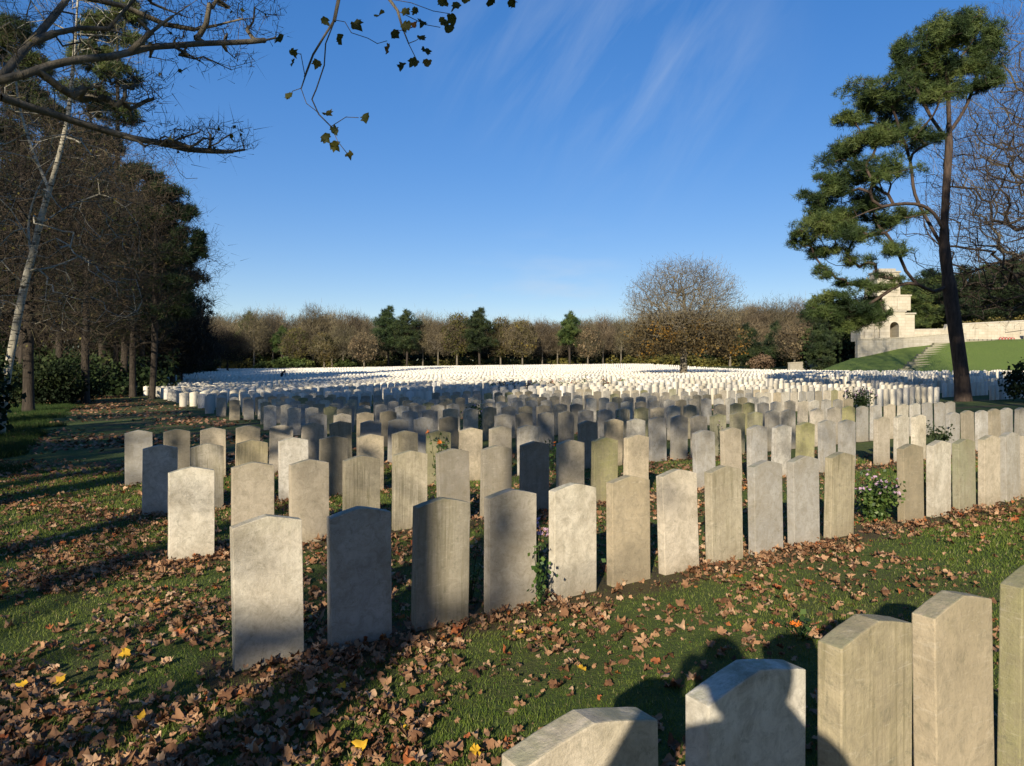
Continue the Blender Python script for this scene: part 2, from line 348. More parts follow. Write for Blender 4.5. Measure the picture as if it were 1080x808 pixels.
class Skeleton:
    """branching skeleton grown towards tip points; radii by the pipe model"""
    def __init__(s, trunk, step, rng):
        s.P = [trunk[0]]; s.par = [-1]; s.step = step; s.rng = rng
        for p in resample(trunk, step)[1:]: s.P.append(p); s.par.append(len(s.P) - 2)
        s.A = np.zeros((200000, 3)); s.A[:len(s.P)] = np.array(s.P); s.dist = [0.]
        for i in range(1, len(s.P)): s.dist.append(s.dist[-1] + np.linalg.norm(s.P[i] - s.P[i - 1]))
        s.ntrunk = len(s.P)
    def limb(s, pts):
        """explicit limb; joins at nearest node to its first point"""
        pts = resample(pts, s.step); k = s.near(pts[0]); off = s.P[k] - pts[0]; off = off if np.linalg.norm(off) < 1.2 else off * 0
        pts = [p + off * max(0, 1 - i / (.35 * len(pts))) ** 2 for i, p in enumerate(pts)]; s.add(k, pts[1:] if np.linalg.norm(s.P[k] - pts[0]) < .5 * s.step else pts)
    def near(s, p): return int(np.argmin(((s.A[:len(s.P)] - p) ** 2).sum(1)))
    def add(s, k, pts):
        for p in pts:
            s.dist.append(s.dist[k] + np.linalg.norm(p - s.P[k])); s.A[len(s.P)] = p; s.P.append(p); s.par.append(k); k = len(s.P) - 1
        return k
    def tips(s, T, minh=None, wander=.12, bias=.35, droop=0.):
        T = np.asarray(T, float); base = s.P[min(len(s.P) - 1, max(0, int(len(s.P) * .45)))]
        order = np.argsort(((T - base) ** 2).sum(1)); ends = []
        for q in order:
            t = T[q]; A = s.A[:len(s.P)]; d = A - t; dd = np.sqrt((d ** 2).sum(1))
            cost = dd + bias * np.array(s.dist) * .35 + np.maximum(0, A[:, 2] - t[2]) * (.6 if not droop else 0.)
            if minh is not None: cost = cost + np.where(A[:, 2] < minh, 50., 0)
            k = int(np.argmin(cost)); a = s.P[k]; L = dd[k]
            n = max(1, int(L / s.step))
            off = s.rng.normal(size=3) * wander * L; pts = []
            pd = a - s.P[s.par[k]] if s.par[k] >= 0 else np.array((0, 0, 1.)); pd = pd / (np.linalg.norm(pd) + 1e-9)
            for m in range(1, n + 1):
                u = m / n; p = a + (t - a) * u + (off + pd * L * .18) * math.sin(math.pi * u) * (1 - u * .3); p[2] -= droop * math.sin(u * math.pi) * L
                pts.append(p)
            ends.append(s.add(k, pts))
        return ends
    def mesh(s, name, r_tip, r_trunk, cap=None, flare=1.35):
        n = len(s.P); w = np.zeros(n); child = np.zeros(n, int)
        for i in range(n - 1, -1, -1):
            if child[i] == 0: w[i] = max(w[i], 1.)
            if s.par[i] >= 0: w[s.par[i]] += w[i]; child[s.par[i]] += 1
        r = r_trunk * (w / w[0]) ** (math.log(r_trunk / r_tip) / math.log(max(w[0], 3)))
        if cap:
            for i in range(s.ntrunk, n): r[i] = min(r[i], cap)
            for i in range(s.ntrunk, n): r[i] = min(r[i], max(r_tip, r[s.par[i]] * (1 if s.par[i] < s.ntrunk else .985)))
        for i in range(1, n): r[i] = min(r[i], r[s.par[i]]); r[i] = max(r[i], r[s.par[i]] * .86 if r[s.par[i]] < .3 * r_trunk or child[s.par[i]] < 2 else 0) if r[i] > r_tip * 1.5 and child[s.par[i]] < 2 else r[i]
        T = Tubes()
        base = s.P[0]
        for i in range(1, n):
            k = s.par[i]; ra, rb = r[k], r[i]
            if child[k] > 1 and rb < ra * .75: ra = rb * 1.15
            def fl(p, x):
                h = p[2] - base[2]; return x * (1 + (flare - 1) * math.exp(-h / (r_trunk * 2.2))) if x > r_trunk * .5 else x
            a = s.P[k]; b = s.P[i]
            T.seg(a, b + (b - a) * .04, fl(a, ra), fl(b, rb), 10 if rb > r_trunk * .35 else (5 if rb > r_tip * 2.5 else 3))
        return T.mesh(name)

def rand_dirs(n, rng):
    v = rng.normal(size=(n, 3)); return v / np.linalg.norm(v, axis=1, keepdims=True)

def blades(C, Dv, L, W, rng):
    """thin triangles from C along Dv"""
    n = len(C); side = np.cross(Dv, rand_dirs(n, rng)); side /= np.linalg.norm(side, axis=1, keepdims=True) + 1e-9
    L = np.broadcast_to(L, (n,))[:, None]; W = np.broadcast_to(W, (n,))[:, None]
    V = np.stack([C - side * W * .5, C + side * W * .5, C + Dv * L], 1).reshape(-1, 3)
    return V, np.arange(3 * n).reshape(-1, 3)
def leafquads(C, size, rng, up=0.):
    n = len(C); N = rand_dirs(n, rng); N[:, 2] += up; N /= np.linalg.norm(N, axis=1, keepdims=True)
    a = np.cross(N, rand_dirs(n, rng)); a /= np.linalg.norm(a, axis=1, keepdims=True) + 1e-9; b = np.cross(N, a)
    sz = (np.broadcast_to(size, (n,)) * rng.uniform(.6, 1.3, n))[:, None]
    V = np.stack([C - a * sz * .5, C + b * sz * .42 + a * sz * .1, C + a * sz * .6, C - b * sz * .42 + a * sz * .1], 1).reshape(-1, 3)
    return V, np.arange(4 * n).reshape(-1, 4)
def clump_rnd(C, rng, scale=1.0, spread=.25):
    k = np.array([mnoise.noise((c[0] * scale, c[1] * scale, c[2] * scale)) for c in C]) * .9 + .5
    return np.clip(k + rng.uniform(-spread, spread, len(C)), 0, 1)

def ell_pts(n, c, r, rng, shell=.45, zmin=-1):
    out = []
    while len(out) < n:
        d = rand_dirs(1, rng)[0]
        if d[2] < zmin: continue
        out.append(np.asarray(c) + d * np.asarray(r) * (rng.uniform(shell ** 3, 1) ** (1 / 3)) * rng.uniform(.86, 1.1))
    return np.array(out)

def pine(name, base, trunk, pads, rng, ntuft, tuft, needle, mat, r_trunk, step, label, cat='pine tree', group=None, limbs=(), needles=14, tip_r=.02, minh=None, barkm='bark', wid=.13, cap=None):
    """pads: list of (centre, radii, weight)"""
    root = empty(name, base)
    B = np.array(base)
    sk = Skeleton([np.asarray(p, float) - B for p in trunk], step, rng)
    for l in limbs: sk.limb([np.asarray(p, float) - B for p in l])
    tips = []; C = []
    tw = sum(p[2] for p in pads)
    for c, r, w in pads:
        c = np.asarray(c, float) - B; n = max(4, int(ntuft * w / tw))
        pts = ell_pts(int(n * 1.7) + 4, c, r, rng, .15, -.8); ns = np.array([mnoise.noise((q[0] * 1.1, q[1] * 1.1, q[2] * 1.4)) for q in pts]); pts = pts[np.argsort(-ns + rng.uniform(0, .35, len(pts)))[:n]]; rng.shuffle(pts); C.append(pts); tips.append(pts[:max(3, n // 9)])
    C = np.concatenate(C); sk.tips(np.concatenate(tips), minh=minh, wander=.08)
    mesh_obj('trunk', sk.mesh('trunk', tip_r, r_trunk, cap), M[barkm], root)
    n = len(C); CC = np.repeat(C, needles, 0); D = rand_dirs(n * needles, rng); D[:, 2] = D[:, 2] * .8 + .35
    D /= np.linalg.norm(D, axis=1, keepdims=True)
    CC = CC + rng.normal(size=CC.shape) * tuft * .35
    V, Fc = blades(CC, D, needle * rng.uniform(.7, 1.2, len(CC)), needle * wid, rng)
    rn = np.repeat(clump_rnd(C, rng, .8, .2), needles)
    mesh_obj('needles', np_mesh('needles', V, Fc, 3, rn), mat, root)
    tag(root, label, cat, group)
    return root

def dup_tree(src, loc, rz, sc, label, group=None):
    r = src.copy(); col.objects.link(r); r.location = loc; r.rotation_euler = (0, 0, rz); r.scale = (sc[0], sc[0], sc[1])
    r['label'] = label
    if group: r['group'] = group
    elif 'group' in r: del r['group']
    for ch in list(src.children):
        c = ch.copy(); col.objects.link(c); c.parent = r
    return r

def broad_tree(name, base, height, crown_c, crown_r, rng, ntips, r_trunk, label, cat='tree', group=None, tip_r=.012, step=.5,
               twigs=0, twig_len=.5, twig_w=.03, twigm='twig', leaves=0, leaf_size=.15, leafm='autumn', leaf_box=None, barkm='bark_grey', trunk_h=None, lean=(0, 0), shell=.4, zmin=-1, up=.5, droop=0.):
    root = empty(name, base); B = np.zeros(3)
    th = trunk_h or height * .35
    tr = [(0, 0, -.1), (lean[0] * .3, lean[1] * .3, th * .5), (lean[0], lean[1], th), (lean[0] * 1.2 + .1, lean[1] * 1.2, th + (height - th) * .35), (lean[0] * 1.3, lean[1] * 1.3, th + (height - th) * .7)]
    sk = Skeleton([np.array(p, float) for p in tr], step, rng)
    T = ell_pts(ntips, crown_c, crown_r, rng, shell, zmin)
    ends = sk.tips(T, minh=th * .8, wander=.1, droop=droop)
    mesh_obj('trunk', sk.mesh('trunk', tip_r, r_trunk), M[barkm], root)
    if twigs:
        E = np.array([sk.P[e] for e in ends]); O = np.array([sk.P[e] - sk.P[sk.par[e]] for e in ends]); O /= np.linalg.norm(O, axis=1, keepdims=True) + 1e-9
        k = max(1, twigs // len(E)); C = np.repeat(E, k, 0) + rng.normal(size=(len(E) * k, 3)) * twig_len * .55
        D = np.repeat(O, k, 0) * .8 + rand_dirs(len(C), rng) * .8; D[:, 2] += up; D /= np.linalg.norm(D, axis=1, keepdims=True)
        V, Fc = blades(C, D, twig_len * rng.uniform(.5, 1.3, len(C)), twig_w, rng)
        mesh_obj('twigs', np_mesh('twigs', V, Fc, 3, clump_rnd(C, rng, .35, .3)), M[twigm], root)
    if leaves:
        lb = leaf_box if leaf_box else (crown_c, crown_r, .3, -1)
        C = ell_pts(leaves, lb[0], lb[1], rng, lb[2], lb[3])
        keep = np.array([mnoise.noise((c[0] * .55, c[1] * .55, c[2] * .8)) for c in C]) > rng.uniform(-.45, .25, len(C))
        C = C[keep]
        V, Fc = leafquads(C, leaf_size, rng)
        mesh_obj('leaves', np_mesh('leaves', V, Fc, 4, clump_rnd(C, rng, .5, .3)), M[leafm], root)
    tag(root, label, cat, group)
    return root

# ------------------------------------------------------------------ headstones
def headstone_mesh(name, mat, w=.355, h=.765, th=.072, seed=0, sub=True):
    rng = random.Random(seed); bm = bmesh.new(); hw = w / 2; rise = .041
    prof = [(-hw, -.16), (-hw, h - rise)]
    for k in range(1, 12):
        x = -hw + w * k / 12; a = abs(x) / hw
        prof.append((x, h - rise * (a ** 1.13) * (.93 + .07 * a)))
    prof += [(hw, h - rise), (hw, -.16)]
    f = [bm.verts.new((x, -th / 2, z)) for x, z in prof]; b = [bm.verts.new((x, th / 2, z)) for x, z in prof]
    bm.faces.new(f); bm.faces.new(b[::-1])
    n = len(prof)
    for i in range(n):
        j = (i + 1) % n; bm.faces.new((f[j], f[i], b[i], b[j]))
    bm.normal_update()
    ed = [e for e in bm.edges if len(e.link_faces) == 2 and e.calc_face_angle() > .6]
    bmesh.ops.bevel(bm, geom=ed, offset=.0045, segments=2, profile=.6, affect='EDGES')
    if sub:
        for z in (-.0, .06, .2, .35, .5, .62):
            bmesh.ops.bisect_plane(bm, geom=bm.verts[:] + bm.edges[:] + bm.faces[:], plane_co=(0, 0, z), plane_no=(0, 0, 1))
        for v in bm.verts:
            q = mnoise.noise((v.co.x * 17 + seed, v.co.y * 17, v.co.z * 11)); v.co.x += q * .0022; v.co.z += mnoise.noise((v.co.x * 25, seed, v.co.z * 20)) * .0018
    me = bpy.data.meshes.new(name); bm.to_mesh(me); bm.free(); me.materials.append(mat)
    return me
STYLE = ['cream', 'pale', 'grey', 'lichen', 'streaked', 'brown']
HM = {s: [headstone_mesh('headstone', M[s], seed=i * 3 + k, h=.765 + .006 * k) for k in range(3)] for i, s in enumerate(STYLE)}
DESC = {'cream': 'smooth cream', 'pale': 'pale whitish', 'grey': 'mottled grey', 'lichen': 'green lichened', 'streaked': 'dark streaked', 'brown': 'weathered brown'}
ORD = ['first', 'second', 'third', 'fourth', 'fifth', 'sixth', 'seventh', 'eighth', 'ninth', 'tenth', 'eleventh', 'twelfth', 'thirteenth', 'fourteenth', 'fifteenth', 'sixteenth', 'seventeenth', 'eighteenth', 'nineteenth']
def ordn(n):
    n += 1
    if n < 20: return ORD[n - 1]
    t, u = divmod(n, 10); T = ['', '', 'twent', 'thirt', 'fort', 'fift', 'sixt', 'sevent', 'eight', 'ninet'][t]
    if t >= 10: return f'{n}th'
    return (T + 'ieth') if u == 0 else (T + 'y-' + ORD[u - 1])

S0 = .503
def tk(k): return .918 + S0 * k
ROWS = [
 (1.165, [0, 1, 2, 3, 4.05], ['cream', 'pale', 'streaked', 'cream', 'lichen']),
 (3.86, list(range(11)) + [12.4, 13.45, 14.5, 15.6, 16.6, 17.6], ['pale', 'grey', 'streaked', 'cream', 'pale', 'cream', 'cream', 'streaked', 'grey', 'grey', 'streaked', 'brown', 'pale', 'lichen', 'cream', 'grey', 'cream']),  # second stone is grey: the shade on it is put into its colour
 (6.56, list(range(11)) + [12.4, 13.45, 14.5, 15.5, 16.6, 17.7, 18.7] + [20.6, 21.75, 22.8] + [25.1, 26.2, 27.2, 28.2, 29.2, 30.3, 31.3], ['pale', 'cream', 'cream', 'streaked', 'streaked', 'brown', 'brown', 'brown', 'cream', 'lichen', 'cream', 'grey', 'cream', 'grey', 'pale', 'lichen', 'grey', 'grey', 'cream', 'pale', 'pale', 'grey', 'brown', 'grey', 'brown', 'grey', 'grey', 'cream']),
 (8.95, list(range(11)) + [12.3, 13.3, 14.3, 15.3, 16.3, 17.3, 18.3, 19.3, 20.3, 21.3, 22.3, 24.2, 25.3, 26.3, 27.3, 28.3, 29.4, 30.4, 31.5, 32.6, 33.7, 34.7], ['pale', 'streaked', 'streaked', 'pale', 'brown', 'cream', 'streaked', 'lichen', 'cream', 'cream', 'pale', 'brown', 'cream', 'pale', 'grey', 'grey', 'cream', 'lichen', 'lichen', 'lichen', 'grey', 'grey', 'cream', 'cream', 'lichen', 'grey', 'grey', 'cream', 'pale', 'pale', 'grey', 'grey', 'grey']),
 (11.57, list(range(11)) + [12.3, 13.3, 14.3, 15.3, 16.3, 17.3, 18.3, 19.3, 20.3, 21.3, 22.3, 24.3, 25.4, 26.4, 27.4, 28.4, 29.5, 30.5, 31.5, 32.5, 33.5, 34.5], ['grey', 'brown', 'cream', 'cream', 'cream', 'cream', 'streaked', 'grey', 'grey', 'grey', 'brown', 'grey', 'brown', 'grey', 'brown', 'grey']),
]
def xy_row(D, t): return rowpt(D, t)
allst = []    # (x,y,row,idx,style,lab)
for r, (D, ks, stl) in enumerate(ROWS):
    for i, k in enumerate(ks):
        st = stl[i] if i < len(stl) else RNG.choice(STYLE, p=[.3, .15, .3, .08, .07, .1])
        x, y = xy_row(D, tk(k)); allst.append([x, y, r, i, str(st)])
# further rows
def inside_field(x, y, D, t):
    if t < 5.2: return False
    if y > 158 - .12 * abs(x + 5): return False
    if x / y > .76 or x / y < -.66: return False
    # clearing round the pine tree
    if D < 16 and t > 18.6: return False
    if D < 19 and 34.5 < t < 38.5 : return False
    # bank
    if y > 69.3 - max(0, (x - 44)) * .05 and x > 37 + (95 - y) * .12: return False
    if y > 69.3 and x > 52: return False
    if x > 37 + (100 - y) * .2 and y > 80: return False
    return True
rowD = [11.57 + 2.65 * j for j in range(1, 14)]
while rowD[-1] < 185: rowD.append(rowD[-1] + 2.1)
for j, D in enumerate(rowD):
    r = 5 + j; t = 4.35 if j == 0 else 5.3 + (RNG.integers(0, 2) * S0 if j < 30 else 0); idx = 0; n = 0
    gap = [11, 10, 7, 12, 9][j % 5] + 3
    while t < 190:
        x, y = xy_row(D, t)
        if y > 175: break
        if (inside_field(x, y, D, t) or (j == 0 and t < 5.3)) and RNG.random() > .025:
            allst.append([x, y, r, idx, str(RNG.choice(STYLE, p=[.3, .17, .3, .07, .06, .1]))]); idx += 1
        n += 1; t += S0 * (1.0 if n % gap else 2.3) + RNG.normal() * .006
A = np.array([[a[0], a[1]] for a in allst]); Z = ground_np(A[:, 0], A[:, 1])
vis = (A[:, 1] > .5) & (A[:, 0] / A[:, 1] < .735) & (A[:, 0] / A[:, 1] > -.735)
dist = np.hypot(A[:, 0], A[:, 1]); order = [i for i in np.argsort(dist) if vis[i]]
single = set(order[:300])
ROT = math.atan2(PHI_C, PHI_S)
cnt = {}
EXTRA = {(0, 0): 'nearest green-topped headstone, lowest in the frame at the bottom edge',
 (0, 1): 'pale headstone at the bottom with the shadow of a person across its face',
 (0, 2): 'brown-veined headstone in the nearest row, middle one of five',
 (0, 3): 'tall cream headstone in the nearest row, second from the right edge',
 (0, 4): 'lichened headstone cut by the right edge in the nearest row',
 (1, 0): 'pale cracked headstone standing nearest on the left, at the start of its row',
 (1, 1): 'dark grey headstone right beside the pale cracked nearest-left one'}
for i in order[:300]:
    x, y, r, idx, st = allst[i]
    random.seed(int(i))
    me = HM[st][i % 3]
    o = bpy.data.objects.new('headstone', me); col.objects.link(o)
    o.location = (x, y, Z[i] + random.uniform(-.006, .006) - (.0 if r < 5 else .01))
    o.rotation_euler = (random.gauss(0, .014), random.gauss(0, .010), ROT + random.gauss(0, .008))
    k = cnt.get(r, 0); cnt[r] = k + 1
row_idx = {}
for i in order[:300]: row_idx.setdefault(allst[i][2], []).append(i)
stones = {}
obs = [o for o in col.objects if o.name.startswith('headstone')]
for o, i in zip(obs, order[:300]): stones[i] = o
for r, lst in row_idx.items():
    lst.sort(key=lambda i: A[i, 0] / A[i, 1])
    for k, i in enumerate(lst):
        st = allst[i][4]
        if (r, allst[i][3]) in EXTRA: lab = EXTRA[(r, allst[i][3])]
        elif r == 0: lab = f'{DESC[st]} headstone, {ordn(k)} from the left in the nearest row'
        else: lab = f'{DESC[st]} headstone, {ordn(k)} from the left in the {ordn(r)} row from the camera'
        tag(stones[i], lab, 'headstone', 'white military headstones standing in long rows')
# the rest of the field as one mass
rest = [i for i in range(len(allst)) if i not in single]
def mass():
    n = len(rest); h = .765; hw = .178; th = .036
    prof = np.array([(-hw, -.12), (-hw, h - .046), (-.09, h - .013), (0, h), (.09, h - .013), (hw, h - .046), (hw, -.12)])
    k = len(prof)
    loc = np.concatenate([np.stack([prof[:, 0], np.full(k, -th), prof[:, 1]], 1), np.stack([prof[:, 0], np.full(k, th), prof[:, 1]], 1)])
    rng = np.random.default_rng(3); R = A[rest]; zz = Z[rest]
    a = ROT + rng.normal(size=n) * .03; ca, sa = np.cos(a), np.sin(a); hs = rng.uniform(.95, 1.03, n)
    V = np.empty((n, 2 * k, 3)); tl = rng.normal(size=n) * .015
    V[:, :, 0] = R[:, 0, None] + ca[:, None] * loc[None, :, 0] - sa[:, None] * loc[None, :, 1] + tl[:, None] * loc[None, :, 2]
    V[:, :, 1] = R[:, 1, None] + sa[:, None] * loc[None, :, 0] + ca[:, None] * loc[None, :, 1]
    V[:, :, 2] = zz[:, None] + loc[None, :, 2] * hs[:, None]
    # faces as quads (front = 3 quads)
    q = [(0, 6, 5, 1), (1, 5, 4, 2), (2, 4, 3, 3)]
    fr = [(0, 6, 5, 1), (1, 5, 4, 2)]
    Q = []
    Q += [(0, 6, 5, 1), (1, 5, 4, 2)]
    Q += [(k + 1, k + 5, k + 6, k + 0), (k + 2, k + 4, k + 5, k + 1)]
    for i in range(k - 1): Q.append((i, i + 1, k + i + 1, k + i))
    Q = np.array(Q); Fq = (Q[None] + (np.arange(n) * 2 * k)[:, None, None]).reshape(-1, 4)
    Tt = np.array([(2, 4, 3), (k + 3, k + 4, k + 2)]); Ft = (Tt[None] + (np.arange(n) * 2 * k)[:, None, None]).reshape(-1, 3)
    me = bpy.data.meshes.new('headstone_field'); VV = V.reshape(-1, 3).astype(np.float32)
    me.vertices.add(len(VV)); me.vertices.foreach_set('co', VV.ravel())
    li = np.concatenate([Fq.ravel(), Ft.ravel()]).astype(np.int32); me.loops.add(len(li)); me.loops.foreach_set('vertex_index', li)
    ls = np.concatenate([np.arange(len(Fq)) * 4, len(Fq) * 4 + np.arange(len(Ft)) * 3]).astype(np.int32)
    me.polygons.add(len(ls)); me.polygons.foreach_set('loop_start', ls); me.update(calc_edges=True)
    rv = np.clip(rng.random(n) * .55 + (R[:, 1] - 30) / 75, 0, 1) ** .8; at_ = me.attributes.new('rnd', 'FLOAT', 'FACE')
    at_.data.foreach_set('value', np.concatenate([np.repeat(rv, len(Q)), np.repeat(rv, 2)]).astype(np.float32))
    me.validate(clean_customdata=False)
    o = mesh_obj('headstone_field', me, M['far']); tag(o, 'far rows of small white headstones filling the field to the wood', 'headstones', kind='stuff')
    print('stones total', len(allst), 'mass', n)
mass()

# ------------------------------------------------------------------ bank, terrace, memorial
def build_bank():
    xs = np.linspace(36, 150, 160); ys = np.linspace(BY0, BY1 + 1.0, 30); V = []
    for y in ys:
        u = np.clip((y - BY0) / (BY1 - BY0), 0, 1); u = u * u * (3 - 2 * u) * .35 + u * .65
        for x in xs:
            g = -.9; edge = np.interp(x, [36, 46], [.0, 1])
            xx = x
            top = bank_h(xx); V.append((x, y, -1.0 + (top + 1.0) * u))
    V = np.array(V); V[:, 2] += np.array([mnoise.noise((v[0] * .2, v[1] * .2, 3)) * .12 for v in V])
    nx = len(xs); i = np.arange(len(ys) - 1)[:, None] * nx + np.arange(nx - 1)[None]
    Fc = np.stack([i, i + 1, i + nx + 1, i + nx], -1).reshape(-1, 4)
    s = NT('bank_grass', 1.0); p = s.n('ShaderNodeNewGeometry').outputs['Position']
    g = s.mix(s.noise(p, .7, 6, .7), (0.10, 0.165, 0.026), (0.16, 0.225, 0.042)); g = s.mix(s.ramp(s.noise(p, 6, 5, .8), [(.45, (0, 0, 0)), (.7, (1, 1, 1))]), g, (0.20, 0.23, 0.06))
    s.base(g); s.bump(s.noise(p, 8, 6, .8), 1.0, .12)
    tag(mesh_obj('grass_bank', np_mesh('grass_bank', V, Fc, 4, smooth=True), s.m), kind='structure')
build_bank()
def bank_z(x, y):
    u = min(1, max(0, (y - BY0) / (BY1 - BY0))); u = u * u * (3 - 2 * u) * .35 + u * .65
    return -1.0 + (bank_h(x) + 1.0) * u

def brick_mat(name, base, scale=1.0):
    s = NT(name, .9); v = s.coord('Object')
    c = s.mix(s.noise(v, 1.2, 5, .7), base, tuple(x * .72 for x in base))
    w = s.mapping(v, (1, 1, 1)); sep = s.n('ShaderNodeSeparateXYZ'); s.l(w, sep.inputs[0])
    cb = s.n('ShaderNodeCombineXYZ'); s.l(s.math('ADD', sep.outputs[0], sep.outputs[1]), cb.inputs[0]); s.l(sep.outputs[2], cb.inputs[1])
    b = s.n('ShaderNodeTexBrick'); s.l(cb.outputs[0], b.inputs[0]); b.inputs['Scale'].default_value = scale
    b.inputs['Color1'].default_value = (1, 1, 1, 1); b.inputs['Color2'].default_value = (.86, .84, .8, 1); b.inputs['Mortar'].default_value = (.6, .56, .5, 1)
    b.inputs['Mortar Size'].default_value = .012; b.inputs['Brick Width'].default_value = .9; b.inputs['Row Height'].default_value = .4
    c = s.mix(1.0, c, b.outputs['Color'], 'MULTIPLY')
    st = s.noise(s.mapping(v, (2.2, 2.2, .25)), 1, 4, .6, .4); c = s.mix(s.math('MULTIPLY', s.ramp(st, [(.5, (0, 0, 0)), (.7, (1, 1, 1))]), .35), c, (.2, .18, .14))
    s.base(c); s.bump(b.outputs['Fac'], -.4, .02); return s.m
M['ashlar'] = brick_mat('ashlar', (.60, .54, .42)); M['wallstone'] = brick_mat('wall_stone', (.48, .44, .36), 1.4); M['steps'] = stone_mat('step_stone', (.34, .31, .23), (.24, .22, .15), (.15, .15, .07), .3, .1, .1)
def wall_run(name, pts, th, mat, label, cat='wall', cope=True):
    """pts: (x, y, zbottom, ztop)"""
    root = empty(name, (pts[0][0], pts[0][1], pts[0][2])); b = Vector(root.location)
    bm = bmesh.new(); bc = bmesh.new()
    for q in range(len(pts) - 1):
        (x0, y0, a0, t0), (x1, y1, a1, t1) = pts[q], pts[q + 1]
        d = Vector((x1 - x0, y1 - y0, 0)).normalized(); n = Vector((-d.y, d.x, 0))
        def prism(bmm, o0, o1, lo, hi, ex=0):
            vs = []
            for (x, y, a, t, e) in ((x0, y0, lo(a0, t0), hi(a0, t0), -ex), (x1, y1, lo(a1, t1), hi(a1, t1), ex)):
                for oo in (o0, o1):
                    for z in (a, t): vs.append(bmm.verts.new(Vector((x, y, z)) + n * oo + d * e - b))
            # idx: p0:(o0 lo,o0 hi,o1 lo,o1 hi) 0..3, p1: 4..7
            for f in ((0, 1, 3, 2), (4, 6, 7, 5), (0, 4, 5, 1), (2, 3, 7, 6), (1, 5, 7, 3), (0, 2, 6, 4)): bmm.faces.new([vs[i] for i in f])
        prism(bm, 0, th, lambda a, t: a - .5, lambda a, t: t)
        if cope: prism(bc, -.07, th + .07, lambda a, t: t + .003, lambda a, t: t + .16)
    bm_obj('wall_body', bm, mat, root)
    if cope: bm_obj('coping', bc, M['wall'], root)
    else: bc.free()
    tag(root, label, cat); return root
# terrace wall: left corner, then along to the right, sinking into the bank
TW = [(46.4, 95.2, 1.6, 4.3), (52, 95.2, 2.8, 4.45), (58, 95.2, 3.7, 5.0), (61, 95.2, 3.9, 5.1)]
wall_run('terrace_wall', TW, .6, M['wallstone'], 'long grey stone retaining wall below the memorial, shrinking into the grass bank')
wall_run('terrace_return_wall', [(52.4, 106.0, -.4, 4.3), (46.4, 95.9, -.4, 4.3)], .6, M['wallstone'], 'short end of stone retaining wall turning away at the left corner of the terrace')
def slab(name, x0, x1, y0, y1, z0, z1, mat, kind='structure'):
    bm = bmesh.new(); add_box(bm, x0, x1, y0, y1, z0, z1); return tag(bm_obj(name, bm, mat), kind=kind)
bm = bmesh.new(); pl_ = [(46.7, 95.85), (150, 95.85), (150, 135), (68.5, 135)]
lo = [bm.verts.new((x, y, -1)) for x, y in pl_]; hi = [bm.verts.new((x, y, 4.2)) for x, y in pl_]; bm.faces.new(lo[::-1]); bm.faces.new(hi)
for q in range(4): bm.faces.new((lo[q], lo[(q + 1) % 4], hi[(q + 1) % 4], hi[q]))
tag(bm_obj('terrace', bm, M['steps']), kind='structure')
# upper rear wall
UW = [(57.0, 103.0, 4.2, 6.0), (63.0, 103.0, 4.2, 6.1), (63.2, 103.0, 4.2, 6.75), (75, 103., 4.2, 7.35), (90, 103., 4.2, 7.6)]
wall_run('rear_wall', UW, .6, M['ashlar'], 'cream ashlar wall on the terrace behind the right-hand tree trunk')
wall_run('low_field_wall', [(45.5, 116, -.5, 1.35), (53.0, 119, -.4, 1.75)], .5, M['wallstone'], 'low pale stone wall at the edge of the field left of the memorial')
# end pier, right: a step-sided block with wreaths in front
def pier():
    root = empty('pier', (74.5, 99, 4.25)); bm = bmesh.new()
    add_box(bm, -1.8, 3.2, -.6, .9, 0, 1.3); add_box(bm, -1.4, 3.2, -.4, .75, 1.305, 2.0); add_box(bm, -2.6, -1.85, -.5, .7, 0, .75)
    bm_obj('pier_body', bm, M['ashlar'], root); bm = bmesh.new(); add_box(bm, -1.6, 3.3, -.55, .9, 2.003, 2.2); bm_obj('coping', bm, M['wall'], root)
    tag(root, 'stepped cream stone pier by the right edge, beside the red wreaths', 'pier')
pier()
bm = bmesh.new()
for q in range(16):
    add_box(bm, -5 + q * .62, -4.5 + q * .62, -.2, .2, 0, .3)
o = bm_obj('wreath_shelf', bm, M['steps']); o.location = (68.5, 99.5, 4.25); tag(o, 'low row of stone blocks at the foot of the rear wall', 'ledge')
for k in range(5):
    bm = bmesh.new()
    for a in range(24):
        th = a / 24 * 2 * math.pi
        for b in range(3):
            mt = Matrix.Translation((math.cos(th) * .36 + random.uniform(-.05, .05), random.uniform(-.06, .06), .42 + math.sin(th) * .36 + random.uniform(-.05, .05)))
            bmesh.ops.create_icosphere(bm, subdivisions=1, radius=.085, matrix=mt)
    o = bm_obj('wreath', bm, M['red']); o.scale = (.6, .6, .6); o.location = (68.0 + k * .42, 98.6, 4.26); o.rotation_euler = (-.25, 0, 0)
    tag(o, f'red poppy wreath leaning on the terrace, {ordn(k)} from the left of five', 'wreath', 'red wreaths on the terrace')
# steps up the bank (diagonal flight)
def steps():
    root = empty('stone_steps', (51, 73, bank_z(51, 73))); bm = bmesh.new(); n = 19
    for q in range(n):
        u = q / (n - 1); y = 72.5 + u * 22; px = 945 + (1000 - 945) * (u ** .9); wpx = 26 - 8 * u
        x = (px - 540) / F * y; wd = wpx / F * y * .8 * (1.0 + .08 * math.sin(q * 2.1))
        z = bank_z(x, y)
        add_box(bm, x - wd, x + wd, y, y + .5, z - .3, z + .05)
    for v in bm.verts: v.co -= root.location
    bm_obj('treads', bm, M['steps'], root); tag(root, 'flight of worn stone steps climbing the green bank to the terrace', 'steps')
steps()

